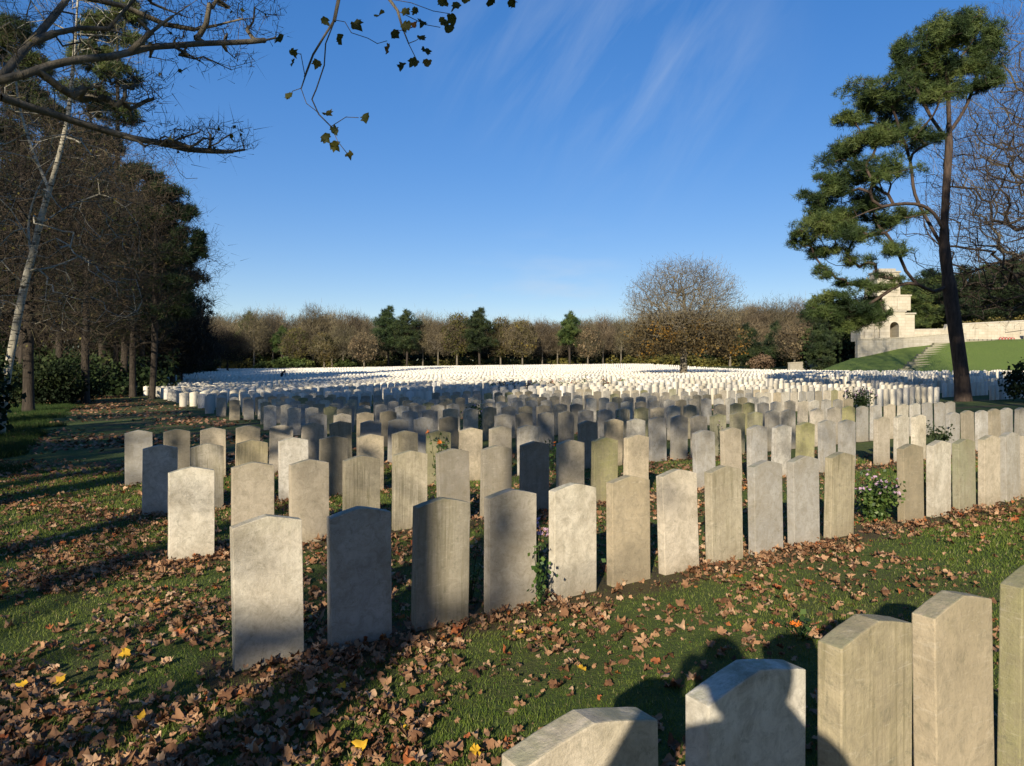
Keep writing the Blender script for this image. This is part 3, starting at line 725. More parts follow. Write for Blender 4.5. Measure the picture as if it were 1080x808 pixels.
def arch_block(bm, x0, x1, y0, y1, z0, z1, ax, aw, ah, seg=10):
    """front-facing block with an arched through opening (opening centre ax, half width aw, springing height ah)"""
    # left and right piers and the piece over the arch
    add_box(bm, x0, ax - aw, y0, y1, z0, z1); add_box(bm, ax + aw, x1, y0, y1, z0, z1)
    prof = [(ax + aw * math.cos(math.pi * k / seg), z0 + ah + aw * math.sin(math.pi * k / seg)) for k in range(seg + 1)]
    for k in range(seg):
        (xa, za), (xb, zb) = prof[k], prof[k + 1]
        v = [bm.verts.new(c) for c in ((xa, y0, za), (xb, y0, zb), (xb, y0, z1), (xa, y0, z1), (xa, y1, za), (xb, y1, zb), (xb, y1, z1), (xa, y1, z1))]
        for f in ((0, 1, 2, 3), (7, 6, 5, 4), (0, 4, 5, 1), (3, 2, 6, 7)): bm.faces.new([v[i] for i in f])
def memorial():
    Y = 99.5; base = Vector((49.9, Y, 4.25)); root = empty('memorial_pavilion', base, 0)
    bm = bmesh.new()
    arch_block(bm, .9, 4.4, -1.6, 1.8, 0, 4.0, 2.9, .62, 2.0)
    add_box(bm, 4.405, 5.85, -1.3, 1.7, 0, 3.7); add_box(bm, .3, .895, -1.3, 1.7, 0, 3.4)
    arch_block(bm, -1.6, .295, -1.2, 1.6, 0, 3.1, -.7, .33, 1.5)
    bm_obj('lower_stage', bm, M['ashlar'], root)
    bm = bmesh.new(); add_box(bm, .75, 4.5, -1.75, 1.95, 4.003, 4.22); add_box(bm, 4.505, 6.0, -1.45, 1.85, 3.703, 3.9); add_box(bm, -1.75, .29, -1.35, 1.7, 3.103, 3.28)
    bm_obj('cornice', bm, M['wall'], root)
    bm = bmesh.new(); add_box(bm, .8, 5.3, -1.3, 1.5, 4.225, 6.2); add_box(bm, 1.2, 2.3, -1.42, -1.305, 4.3, 6.0); add_box(bm, 3.4, 4.7, -1.42, -1.305, 4.3, 6.0); add_box(bm, .7, 5.4, -1.4, 1.6, 6.203, 6.4)
    bm_obj('middle_stage', bm, M['ashlar'], root)
    bm = bmesh.new(); v = add_box(bm, .75, 4.0, -1.1, 1.3, 6.405, 9.5)
    for q in v[4:]: q.co.x = 2.4 + (q.co.x - 2.4) * .93; q.co.y *= .93
    add_box(bm, 1.2, 3.5, -1.22, -1.0, 6.8, 9.0); bm_obj('upper_stage', bm, M['ashlar'], root)
    bm = bmesh.new(); add_box(bm, .75, 4.05, -1.2, 1.4, 9.505, 9.72); add_box(bm, 1.2, 3.5, -.8, 1.0, 9.725, 10.1); bm_obj('cap', bm, M['wall'], root)
    bm = bmesh.new(); add_box(bm, 2.3, 3.5, 1.0, 1.1, 0, 2.5); bm_obj('door', bm, flat('worn_door', (.5, .33, .14)), root)
    tag(root, 'cream stone memorial pavilion with stepped tower and arch on the terrace', 'memorial')
    # slender pinnacle left of it
    r2 = empty('pinnacle', (49.35, 98.7, 4.25)); bm = bmesh.new()
    add_box(bm, -.42, .42, -.42, .42, 0, 5.2); bm_obj('shaft', bm, M['ashlar'], r2)
    bm = bmesh.new(); v = add_box(bm, -.34, .34, -.34, .34, 5.203, 8.9)
    for q in v[4:]: q.co.x *= .15; q.co.y *= .15
    bm_obj('spirelet', bm, M['wall'], r2); tag(r2, 'slender pointed stone pinnacle just left of the memorial tower', 'pinnacle')
memorial()

# ------------------------------------------------------------------ the trees
rng = np.random.default_rng(11)
# big pine on the right
def big_pine():
    Y = 34.; b = at(1016, 426, Y); g = gz(b.x, b.y); base = Vector((b.x, b.y, g))
    tr = [Vector((b.x, b.y, g - .2))] + [at(px, py, Y) for px, py in ((1014, 395), (1008, 350), (1001, 300), (996, 255), (998, 200), (1001, 150), (1000, 100), (998, 60), (1004, 30))]
    def P(px, py, rx, ry, dy=0, w=None, rd=None):
        c = at(px, py, Y + dy); rx = rx / F * Y; ry = ry / F * Y
        return (c, (rx * 1.25, (rd or rx) * 1.3, ry * 1.6), w if w is not None else rx * ry)
    pads = [P(1012, 28, 22, 16), P(985, 50, 24, 15, -1), P(1030, 60, 20, 20, .5), P(962, 72, 20, 14, 0), P(1000, 80, 28, 14, 1), P(945, 58, 10, 8), 
            P(935, 95, 24, 12, -.6), P(960, 110, 22, 12, 1), P(915, 115, 16, 10, .5), P(895, 125, 10, 8, 0), P(985, 105, 16, 8, -1.5),
            P(920, 145, 24, 12, -.5), P(890, 160, 16, 9, .5), P(945, 150, 18, 10, 1.2), P(900, 182, 24, 12, .4), P(875, 198, 14, 9, -.2), P(930, 185, 20, 9, -1),
            P(885, 222, 26, 11, .4), P(856, 212, 10, 7, 0), P(862, 240, 22, 12, -.5), P(845, 252, 10, 7, 0), P(905, 215, 20, 10, 1), P(900, 248, 22, 9, -.8), P(925, 235, 18, 8, .8), P(872, 268, 18, 7, .4), P(905, 275, 12, 5, .0), P(868, 290, 9, 5), P(888, 300, 11, 4, .3),
            P(940, 262, 14, 6, -1.5), P(955, 225, 12, 6, 1), P(1035, 95, 14, 10), P(975, 140, 12, 7, -1), P(925, 300, 14, 6, -.5), P(905, 318, 18, 9, -.3), P(920, 322, 12, 8, .4), P(880, 318, 14, 8, .3), P(915, 335, 16, 9, -.2), P(895, 340, 14, 8, .4), P(868, 330, 10, 7, 0)]
    limbs = [[at(x, y, Y + d) for x, y, d in l] for l in (
        [(1000, 302, 0), (985, 308, -.3), (968, 300, -.6), (950, 300, -.9), (930, 312, -.6), (910, 325, -.4)],
        [(968, 300, -.6), (955, 285, -.5), (945, 262, -.8), (930, 240, -1)],
        [(997, 262, 0), (980, 235, .3), (965, 205, .6), (960, 170, .8), (950, 140, .5), (940, 110, 0)],
        [(998, 245, 0), (985, 225, -.5), (965, 215, -.9), (930, 218, -.8), (895, 232, -.5)],
        [(1000, 150, 0), (980, 120, .4), (965, 90, .2)], [(1002, 140, 0), (1020, 110, .5), (1032, 75, .5)])]
    r5 = np.random.default_rng(55); sub = []
    for c, r_, w_ in pads:
        for _ in range(6):
            d = rand_dirs(1, r5)[0] * r5.uniform(.2, 1.0); q = r5.uniform(.38, .74)
            sub.append((Vector((c[0] + d[0] * r_[0], c[1] + d[1] * r_[1], c[2] + d[2] * r_[2])), (r_[0] * q * 1.1, r_[1] * q * 1.1, r_[2] * q), w_ * q))
    pads = sub
    return pine('pine_tree', base, tr, pads, np.random.default_rng(5), 10500, .16, .26, M['needle'], .32, .4,
         'tall pine with a dark bare lower trunk standing among the rows at right', limbs=limbs, needles=20, tip_r=.018, minh=3.5, wid=.10, cap=.085)
big_pine()

# round tree in the middle of the field
b = at(721, 403, 78.); g = gz(b.x, b.y)
broad_tree('round_tree', (b.x, b.y, g), 13.2, (0, 0, 7.8), (6.4, 6.4, 5.5), np.random.default_rng(21), 3600, .36,
   'round bare-topped tree with orange-brown lower leaves in mid field', tip_r=.016, step=.5, twigs=18000, twig_len=.55, twig_w=.028, twigm='twig',
   leaves=15000, leaf_size=.24, leafm='autumn', leaf_box=((0.2, 0, 4.3), (6.9, 6.9, 2.8), .1, -.75), trunk_h=2.4, zmin=-.72, shell=.3)

# prototypes for the far wood and others (kept in view as real trees)
PR = {}
def proto_bare(seed, h, rr, twigm, leaves=0, leafm='rusty', ntips=420, twigs=5200, tw=.05, tl=1.0, barkm='bark_grey', lsz=.35, loc=(0, 0, 0), name='bare_tree'):
    return broad_tree(name, loc, h, (0, 0, h * .62), (rr, rr, h * .38), np.random.default_rng(seed), ntips, .2, 'x', step=.9, tip_r=.03, twigs=twigs, twig_len=tl, twig_w=tw,
        twigm=twigm, leaves=leaves, leaf_size=lsz, leafm=leafm, barkm=barkm, trunk_h=h * .3, zmin=-.9, shell=.2)
def proto_pine(seed, h, rr, mat, loc=(0, 0, 0), n=900, name='pine_tree', low=.35, nl=.6):
    r = np.random.default_rng(seed); pads = []
    for k in range(26):
        u = k / 25; z = h * (low + (1 - low) * u * .97); rad = rr * math.sin(math.pi * (.25 + .72 * u)) ** .7; a = r.uniform(0, 6.28)
        rd = rad * r.uniform(.2, .75)
        pads.append(((loc[0] + math.cos(a) * rd, loc[1] + math.sin(a) * rd, loc[2] + z), (rad * .62, rad * .62, h * .075), rad))
    return pine(name, loc, [(loc[0], loc[1], loc[2] - .3), (loc[0] + .2, loc[1], loc[2] + h * .5), (loc[0], loc[1], loc[2] + h * .96)], pads, r, n, .3, nl, mat, .24, .9, 'x', needles=14, tip_r=.03, minh=loc[2] + h * .25, wid=.13, barkm='bark_dark')

woodrng = random.Random(4)
used = {}
def place(key, maker, loc, rz, sc, label, group=None, cat=None):
    if key not in PR:
        PR[key] = maker(); PR[key].location = loc; PR[key].rotation_euler = (0, 0, rz); PR[key].scale = (sc[0], sc[0], sc[1]); PR[key]['label'] = label
        if group: PR[key]['group'] = group
        o = PR[key]
    else: o = dup_tree(PR[key], loc, rz, sc, label, group)
    if cat: o['category'] = cat
    return o
MK = {
 'bareA': lambda: proto_bare(31, 12, 3.6, 'twig'), 'bareB': lambda: proto_bare(32, 12, 3.0, 'twig', twigs=6500),
 'rust': lambda: proto_bare(33, 9, 3.6, 'twig', 3500, 'rusty'), 'olive': lambda: proto_bare(34, 11, 3.6, 'twig', 5200, 'olive'),
 'gold': lambda: proto_bare(35, 11, 4.0, 'twig', 6500, 'autumn'), 'dpine': lambda: proto_pine(36, 13, 3.8, M['needle_dark'], n=1500),
 'gpine': lambda: proto_pine(37, 12, 3.0, M['needle'], n=1200, low=.45), 'conifer': lambda: proto_pine(38, 8, 2.6, M['needle_dark'], n=1100, low=.08),
 'darktwig': lambda: proto_bare(39, 11, 4.4, 'twig_dark', 1200, 'olive', ntips=700, twigs=11000, tw=.035, tl=1.1, barkm='bark_dark', lsz=.22),
}
# (px, top py, Y, kind, label)
WOOD = [
 (232, 341, 150, 'bareA', 'bare brown tree at the left start of the far wood'),
 (262, 330, 158, 'gpine', 'rounded green pine top poking above the far wood, left one'),
 (268, 333, 150, 'bareB', 'bare brown tree just right of the small dark round tree'),
 (240, 352, 128, 'darktwig', 'small dark bare round tree in front of the far wood at left'),
 (297, 345, 152, 'gpine', 'thin green pine between brown trees left of the stooping figure line'),
 (288, 333, 156, 'bareA', 'bare brown tree above the stooping figure'),
 (312, 346, 150, 'olive', 'olive-leaved tree beside the thin green pine'),
 (330, 328, 154, 'bareB', 'tall bare tree with pale upright twigs, left wood'),
 (350, 327, 156, 'bareA', 'bare brown tree right of the tall bare one in the left wood'),
 (342, 352, 146, 'olive', 'yellowish low tree at the wood edge, left part'),
 (372, 330, 154, 'bareB', 'bare tree left of the dark pine pair'),
 (384, 352, 144, 'rust', 'low rusty-leaved tree just left of the dark pine pair'),
 (362, 345, 148, 'bareA', 'broad bare tree behind the low rusty one'),
 (410, 327, 152, 'dpine', 'dark pine, left one of the pair near the middle of the wood'),
 (429, 330, 150, 'dpine', 'dark pine, right one of the pair near the middle of the wood'),
 (446, 335, 154, 'bareB', 'slim bare tree right of the dark pine pair'),
 (462, 337, 152, 'bareA', 'bare tree between the dark pine pair and the olive tree'),
 (482, 333, 152, 'olive', 'olive-green tree left of the tallest dark pine'),
 (506, 326, 150, 'dpine', 'tallest dark pine in the middle of the far wood'),
 (528, 338, 152, 'olive', 'brownish olive tree right of the tallest dark pine'),
 (551, 341, 148, 'gold', 'golden-leaved tree in the middle of the far wood'),
 (572, 342, 154, 'bareA', 'bare tree right of the golden-leaved tree'),
 (588, 341, 156, 'bareB', 'slim bare tree left of the leaning green pine'),
 (601, 331, 150, 'gpine', 'leaning green pine with a tufted top above the wood'),
 (620, 345, 150, 'rust', 'rusty bare tree right of the leaning green pine'),
 (636, 338, 154, 'bareB', 'bare tree in the right half of the wood before the round tree'),
 (655, 340, 156, 'bareA', 'bare tree partly behind the left edge of the round tree'),
 (676, 342, 158, 'rust', 'rusty tree behind the left side of the round tree'),
 (770, 335, 150, 'rust', 'rusty bare tree behind the right side of the round tree'),
 (795, 322, 148, 'bareB', 'tall pale bare tree right of the round tree'),
 (788, 342, 130, 'conifer', 'dark green bushy conifer right of the round tree'),
 (818, 318, 150, 'bareA', 'tall bare tree behind the orange-brown young tree'),
 (840, 316, 152, 'bareB', 'tall bare tree left of the dark conifers by the memorial'),
 (838, 340, 120, 'rust', 'young orange-brown tree with a pale trunk near the low wall'),
 (820, 342, 135, 'conifer', 'dark green conifer left of the young orange-brown tree'),
 (860, 312, 126, 'dpine', 'dark pine just left of the memorial terrace'),
 (874, 318, 122, 'dpine', 'dark pine closest to the memorial terrace corner'),
 (868, 345, 112, 'conifer', 'dark bushy conifer at the foot of the terrace corner'),
]
for n, (px, py, Y, kind, lab) in enumerate(WOOD):
    x = (px - 540) / F * Y; g = gz(x, Y); top = (HY - py) / F * Y; h0 = {'bareA': 12, 'bareB': 12, 'rust': 9, 'olive': 11, 'gold': 11, 'dpine': 13, 'gpine': 12, 'conifer': 8, 'darktwig': 11}[kind]
    s = (top - g) / h0; sw = max(s * .95, .75) * woodrng.uniform(.9, 1.1)
    s *= woodrng.uniform(.98, 1.12)
    if kind == 'darktwig': sw = 1.25 * s
    place(kind, MK[kind], (x, Y, g - .1), woodrng.uniform(0, 6.28), (sw, s), lab, 'trees along the far edge of the field', 'pine tree' if kind in ('dpine', 'gpine') else ('conifer' if kind == 'conifer' else 'tree'))
# deep wood behind, reads as one mass
def woodland(name, spots, rng, twigm, label, leafm=None, per=2600, tw=.07, tl=1.3, dark=False):
    Vt = []; Rt = []; T = Tubes(); n0 = 0
    for (x, y, g, h, r) in spots:
        C = ell_pts(per, (x, y, g + h * .60), (r, r, h * .42), rng, .1, -1)
        D = rand_dirs(per, rng); D[:, 2] = np.abs(D[:, 2]) + .5; D /= np.linalg.norm(D, axis=1, keepdims=True)
        V, _ = blades(C, D, tl * rng.uniform(.5, 1.3, per), tw, rng); Vt.append(V); Rt.append(np.clip(rng.uniform(0, .6) + rng.uniform(-.2, .4, per), 0, 1))
        T.chain([(x, y, g - .3), (x + rng.normal() * .3, y, g + h * .45), (x + rng.normal() * .5, y, g + h * .8)], [.2, .15, .05], 6)
    V = np.concatenate(Vt); o = mesh_obj(name, np_mesh(name, V, np.arange(len(V)).reshape(-1, 3), 3, np.concatenate(Rt)), M[twigm]); tag(o, label, 'woodland', kind='stuff')
    o2 = mesh_obj('woodland_trunks', T.mesh('trunks'), M['bark_grey'] if not dark else M['bark_dark'], o); o2['kind'] = 'stuff'
spots = []
for k in range(250):
    u = woodrng.random(); px = 150 + u * 770; Y = woodrng.uniform(160, 205); x = (px - 540) / F * Y
    top = 346 if px < 680 else 332
    if 200 < px < 400: top = 340
    top += woodrng.uniform(-9, 6); g = gz(x, Y); spots.append((x, Y, g, (HY - top) / F * Y - g, woodrng.uniform(3, 4.6)))
woodland('far_woodland', spots, rng, 'twig', 'brown leafless wood closing the far side of the field')
# undergrowth strip at the foot of the wood
def undergrowth(name, x0, x1, yfun, n, h, mat, label, size=.5, gfun=None):
    X = rng.uniform(x0, x1, n); Y = np.array([yfun(x) for x in X]) + rng.uniform(-1.5, 5, n); G = ground_np(X, Y) if gfun is None else np.array([gfun(x, y) for x, y in zip(X, Y)])
    hh = np.array([.5 + .5 * mnoise.noise((x * .15, 0, 1)) + .35 * mnoise.noise((x * .6, 2, 1)) for x in X])
    C = np.stack([X, Y, G + rng.uniform(0, 1, n) * h * np.clip(hh + .35, .3, 1.3)], 1); V, Fc = leafquads(C, size, rng)
    o = mesh_obj(name, np_mesh(name, V, Fc, 4, clump_rnd(C, rng, .4, .3)), M[mat]); tag(o, label, 'undergrowth', kind='stuff')
undergrowth('undergrowth', -110, 62, lambda x: 160 - .1 * abs(x + 5), 26000, 2.6, 'olive', 'low scrub along the foot of the far wood', .5)
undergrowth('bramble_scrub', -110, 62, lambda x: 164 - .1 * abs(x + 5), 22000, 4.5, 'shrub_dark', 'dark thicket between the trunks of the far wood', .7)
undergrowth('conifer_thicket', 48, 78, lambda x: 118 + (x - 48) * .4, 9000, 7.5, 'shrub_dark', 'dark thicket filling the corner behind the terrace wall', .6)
# green bushes at wood foot
def bush(name, loc, r, h, n, mat, label, size=.2, cat='bush', group=None, seed=0):
    rg = np.random.default_rng(seed + 100); root = empty(name, loc)
    C = ell_pts(n, (0, 0, h * .45), (r, r, h * .55), rg, .35, -.8); C[:, 2] = np.maximum(C[:, 2], .03)
    bmp = 1 + .25 * np.array([mnoise.noise((c[0] * 2 / r, c[1] * 2 / r, c[2] * 2 / r + seed)) for c in C]); C[:, :2] *= bmp[:, None]; C[:, 2] *= bmp
    V, Fc = leafquads(C, size, rg); mesh_obj('leaves', np_mesh('leaves', V, Fc, 4, clump_rnd(C, rg, 1.5 / r, .3)), M[mat], root)
    T = Tubes()
    for k in range(9):
        a = rg.uniform(0, 6.28); T.chain([(0, 0, 0), (math.cos(a) * r * .3, math.sin(a) * r * .3, h * .4), (math.cos(a) * r * .6, math.sin(a) * r * .6, h * .75)], [r * .03, r * .022, r * .01], 4)
    mesh_obj('stems', T.mesh('stems'), M['bark_dark'], root); tag(root, label, cat, group); return root
for k, (px, Y, r, h, lab) in enumerate(((279, 150, 2.2, 2.3, 'left'), (300, 148, 2.5, 3.0, 'second from left'), (313, 149, 2.3, 2.8, 'middle'), (323, 150, 2., 2.4, 'fourth from left'), (364, 149, 2.4, 2.4, 'right'))):
    x = (px - 540) / F * Y; bush('green_bush', (x, Y, gz(x, Y)), r, h, 1500, 'shrub_mid', f'bright green bush at the wood edge, {lab} of five', .4, group='green bushes at the wood edge', seed=k)
x = (803 - 540) / F * 128; bush('red_bush', (x, 128, gz(x, 128)), 2.4, 2.6, 1800, 'rusty', 'dull red bush left of the low field wall', .3, seed=9)
x = (848 - 540) / F * 122; bush('olive_bush', (x, 124, gz(x, 122)), 2.6, 3.2, 2000, 'olive', 'olive bush behind the low field wall', .3, seed=12)

# pines behind the terrace on the right
TP = [(962, 300, 112), (980, 285, 120), (1018, 282, 110), (1042, 280, 114), (1066, 272, 108), (1092, 262, 112), (996, 290, 118), (1056, 292, 122), (1030, 300, 124), (1085, 280, 126), (972, 296, 128), (1010, 300, 130)]
for k, (px, py, Y) in enumerate(TP):
    x = (px - 540) / F * Y; g = 4.2; top = (HY - py) / F * Y; s = (top - g) / 13
    place('dpine' if k % 3 else 'gpine2', MK['dpine'] if k % 3 else (lambda: proto_pine(41, 13, 4.2, M['needle'], n=1900, low=.3)), (x, Y, g), woodrng.uniform(0, 6.28), (s * 1.25, s), f'dark pine behind the rear terrace wall, {ordn(k)} of the group counted from the memorial', 'pines behind the terrace', 'pine tree')
undergrowth('hedge_thicket', 62, 125, lambda x: 125, 15000, 7, 'shrub_dark', 'dark thicket under the pines behind the terrace', .8, gfun=lambda x, y: 4.2)
def hedge():
    n = 9000; X = rng.uniform(63.5, 92, n); C = np.stack([X, rng.uniform(104, 106.5, n), 4.3 + rng.uniform(0, 1, n) * np.interp(X, [63.5, 66, 75, 92], [1.8, 3.0, 3.9, 4.4]) + rng.normal(size=n) * .15], 1)
    V, Fc = leafquads(C, .3, rng); o = mesh_obj('hedge', np_mesh('hedge', V, Fc, 4, clump_rnd(C, rng, .8, .3)), M['olive']); tag(o, 'clipped olive-brown hedge running along the top of the rear wall', 'hedge')
hedge()

# bare trees at the right edge
b = (31.5, 38.5); g = gz(*b)
broad_tree('bare_oak', (b[0], b[1], g), 17, (-2.0, 0, 9.6), (7.6, 6, 7.4), np.random.default_rng(51), 2000, .42, 'dark bare wide-branched tree at the right edge behind the pine',
   tip_r=.018, step=.5, twigs=15000, twig_len=.6, twig_w=.02, twigm='twig_dark', barkm='bark_dark', trunk_h=3.2, zmin=-.8, shell=.15)
b = (37.5, 50.); g = gz(*b)
broad_tree('birch_tree', (b[0], b[1], g), 27, (-1.5, 0, 17.5), (6.5, 5, 10), np.random.default_rng(52), 1500, .30, 'tall bare birch with purplish twigs at the top right edge',
   tip_r=.014, step=.6, twigs=16000, twig_len=.9, twig_w=.02, twigm='twig_dark', barkm='bark_grey', trunk_h=8, zmin=-.9, shell=.15)
x = 23.4; bush('conifer_shrub', (x + .6, 33, gz(x, 33)), 1.0, 2.0, 1800, 'shrub_dark', 'dark evergreen shrub at the right edge near the pine', .14, seed=33)

# ---- left side
b = at(0, 452, 20.); g = gz(b.x, b.y)
def left_birch():
    Y = 20.; root = empty('birch_tree', (b.x, b.y, g)); B = np.array(root.location); r = np.random.default_rng(61)
    tr = [Vector((b.x, Y, g - .2))] + [at(x, y, Y) for x, y in ((7, 400), (16, 350), (26, 300), (36, 262), (42, 235), (52, 200), (62, 165), (72, 120), (78, 60), (82, 0), (85, -60))]
    sk = Skeleton([np.array(p) - B for p in tr], .28, r)
    for l in (((34, 268, 0), (30, 240, .2), (34, 215, .3), (45, 190, .5), (62, 160, .8), (78, 130, 1)), ((34, 262, 0), (22, 238, -.3), (12, 222, -.4), (0, 210, -.5)), ((42, 240, 0), (60, 225, .5), (85, 212, .8), (105, 205, 1)),
              ((26, 300, 0), (10, 285, -.4), (-10, 262, -.6)), ((52, 200, 0), (35, 160, .2), (20, 110, .3), (15, 60, .3)), ((30, 285, 0), (55, 282, .6), (85, 270, 1.))):
        sk.limb([np.array(at(x, y, Y + d)) - B for x, y, d in l])
    T = np.array([np.array(at(r.uniform(-60, 150), r.uniform(-40, 350), Y + r.uniform(-1.8, 1.8))) - B for _ in range(650)])
    keep = np.array([(p[0] + b.x) / (Y) * F + 540 < 175 for p in T]); T = T[keep]
    ends = sk.tips(T, minh=2.0, wander=.1, droop=.08)
    mesh_obj('trunk', sk.mesh('trunk', .006, .105, .04), M['birch'], root)
    E = np.array([sk.P[e] for e in ends]); k = 10; C = np.repeat(E, k, 0) + r.normal(size=(len(E) * k, 3)) * .2; D = rand_dirs(len(C), r); D[:, 2] -= .4; D /= np.linalg.norm(D, axis=1, keepdims=True)
    V, Fc = blades(C, D, .55 * r.uniform(.5, 1.4, len(C)), .009, r); mesh_obj('twigs', np_mesh('twigs', V, Fc, 3, r.random(len(C))), M['twig'], root)
    C = E[r.integers(0, len(E), 900)] + r.normal(size=(900, 3)) * .25; V, Fc = leafquads(C, .05, r); mesh_obj('leaves', np_mesh('leaves', V, Fc, 4, r.random(900)), M['autumn'], root)
    tag(root, 'leaning white-barked birch at the left edge of the lawn', 'birch')
left_birch()
# weeping brown-twigged trees behind the birch
LT = [(30, 70, 32, 5.2, 'brown bare tree right behind the leaning birch'), (90, 125, 42, 6.0, 'wide brown-twigged tree between the birch and the dark pine'), (-30, 60, 30, 5.5, 'brown bare tree cut by the left edge behind the birch'), (140, 190, 52, 6.0, 'brown-twigged tree in front of the dark left pine')]
for k, (px, py, Y, r, lab) in enumerate(LT):
    x = (px - 540) / F * Y; g = gz(x, Y); h = (HY - py) / F * Y - g
    broad_tree('bare_tree', (x, Y, g), h, (0, 0, h * .58), (r, r * .8, h * .43), np.random.default_rng(70 + k), 1100, .22, lab, group='brown bare trees behind the birch', tip_r=.012, step=.5,
        twigs=(9000, 15000, 8000, 15000)[k], twig_len=.85, twig_w=.024, twigm='twig_dark', barkm='bark_dark', leaves=1100, leaf_size=.12, leafm='olive', trunk_h=h * .22, zmin=-.95, shell=.1, up=-.1)
def left_pine(px, top, Y, outline, seed, label, n=3000, mat='needle_dark'):
    x = (px - 540) / F * Y; g = gz(x, Y); base = (x, Y, g)
    tr = [(x, Y, g - .2), (x + .2, Y, g + 4), tuple(at(px + 4, top + 60, Y)), tuple(at(px, top + 8, Y))]
    pads = []
    for (ax, ay, rx, ry, dy) in outline:
        c = at(ax, ay, Y + dy); pads.append((c, (rx / F * Y, rx / F * Y, ry / F * Y), rx * ry))
    pine('pine_tree', base, tr, pads, np.random.default_rng(seed), n, .22, .42, M[mat], .2, .5, label, needles=18, tip_r=.02, minh=g + 3, wid=.11, barkm='bark_dark')
left_pine(160, 165, 48, [(150, 185, 22, 12, 0), (175, 205, 22, 10, 0), (190, 225, 18, 10, .5), (200, 250, 16, 10, 0), (210, 265, 9, 8, 0), (185, 270, 22, 12, -.5), (180, 300, 20, 10, 0), (195, 315, 10, 7, 0), (160, 235, 26, 16, 1), (165, 330, 26, 8, 0), (190, 330, 14, 6, .3), (150, 280, 24, 14, 1), (135, 310, 24, 14, 0), (130, 250, 24, 20, 1)], 81, 'dark pine with jagged clumps against the sky, right end of the left wood', 4200)
left_pine(120, 5, 58, [(135, 15, 20, 14, 0), (110, 30, 24, 16, 0), (140, 45, 16, 9, 0), (100, 60, 28, 14, 1), (125, 80, 24, 10, 0), (90, 100, 28, 14, 0), (120, 120, 26, 12, 0), (100, 150, 30, 16, 0)], 82, 'tall green pine rising above the left trees behind the bare limbs', 3000, 'needle')
left_pine(20, 20, 50, [(20, 35, 24, 14, 0), (5, 55, 26, 14, 0), (35, 70, 22, 12, 0), (15, 95, 30, 14, 0), (40, 120, 30, 14, 0), (0, 140, 30, 14, 0)], 83, 'green pine top in the upper left corner behind the limbs', 2400, 'needle')
left_pine(190, 352, 95, [(195, 362, 12, 8, 0), (185, 372, 12, 6, 0), (200, 350, 8, 5, 0), (180, 355, 10, 8, 0)], 84, 'green pine low at the end of the left wood near the far rows', 1200, 'needle')
for k, (px, top, Y) in enumerate(((108, 165, 62), (150, 200, 68), (62, 140, 60), (182, 262, 78), (20, 150, 58), (130, 230, 58))):
    x = (px - 540) / F * Y; g = gz(x, Y); place('dpine', MK['dpine'], (x, Y, g), woodrng.uniform(0, 6.28), (1.15, ((HY - top) / F * Y - g) / 13), f'dark pine deep in the left wood, {ordn(k)} of the group', 'dark pines inside the left wood', 'pine tree')
# dark left woodland
spots = []
for k in range(60):
    px = woodrng.uniform(-120, 200); Y = woodrng.uniform(70, 125); x = (px - 540) / F * Y; g = gz(x, Y); top = 230 + max(0, (px - 60)) * .75 + woodrng.uniform(-20, 20)
    spots.append((x, Y, g, (HY - top) / F * Y - g, woodrng.uniform(3, 5)))
woodland('left_woodland', spots, rng, 'twig_dark', 'dark dense wood behind the left edge of the rows', per=3000, tw=.08, tl=1.2, dark=True)
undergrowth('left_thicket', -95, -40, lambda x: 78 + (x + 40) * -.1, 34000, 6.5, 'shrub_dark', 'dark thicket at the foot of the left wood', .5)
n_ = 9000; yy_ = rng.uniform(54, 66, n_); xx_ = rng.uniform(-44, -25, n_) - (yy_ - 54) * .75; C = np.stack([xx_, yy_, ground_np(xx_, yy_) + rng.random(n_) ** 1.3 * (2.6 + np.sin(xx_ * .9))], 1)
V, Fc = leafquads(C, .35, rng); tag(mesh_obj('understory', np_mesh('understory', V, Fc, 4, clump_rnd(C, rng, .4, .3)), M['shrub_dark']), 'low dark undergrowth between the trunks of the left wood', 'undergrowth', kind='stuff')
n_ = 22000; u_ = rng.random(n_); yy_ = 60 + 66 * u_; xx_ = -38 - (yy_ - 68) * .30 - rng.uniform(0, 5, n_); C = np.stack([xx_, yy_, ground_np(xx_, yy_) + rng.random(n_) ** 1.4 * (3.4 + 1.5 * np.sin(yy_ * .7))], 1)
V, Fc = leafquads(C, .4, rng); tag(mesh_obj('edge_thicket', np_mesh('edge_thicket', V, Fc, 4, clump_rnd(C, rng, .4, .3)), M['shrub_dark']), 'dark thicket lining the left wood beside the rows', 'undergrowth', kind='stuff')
# trunks standing in the dark wood edge
TR = [(104, 398, 66), (118, 396, 74), (131, 397, 80), (143, 396, 88), (150, 395, 92), (160, 394, 98), (171, 394, 100), (182, 394, 104), (193, 393, 110), (95, 400, 64), (208, 393, 118)]
for k, (px, py, Y) in enumerate(TR):
    x = (px - 540) / F * Y; g = gz(x, Y)
    hh = (HY - (345 - max(0, 150 - px) * 1.2)) / F * Y + 1.6
    if k % 3: place('conifer', MK['conifer'], (x, Y + 3, g), woodrng.uniform(0, 6.28), (hh / 8 * .8, hh / 8 * .8), f'dark low-branched conifer at the left wood edge, {ordn(k)} tree from the nearest', 'dark trees along the left wood edge', 'conifer')
    else: place('dpine', MK['dpine'], (x, Y + 3, g), woodrng.uniform(0, 6.28), (.6, hh / 13), f'dark pine at the left wood edge, {ordn(k)} tree from the nearest', 'dark trees along the left wood edge', 'pine tree')
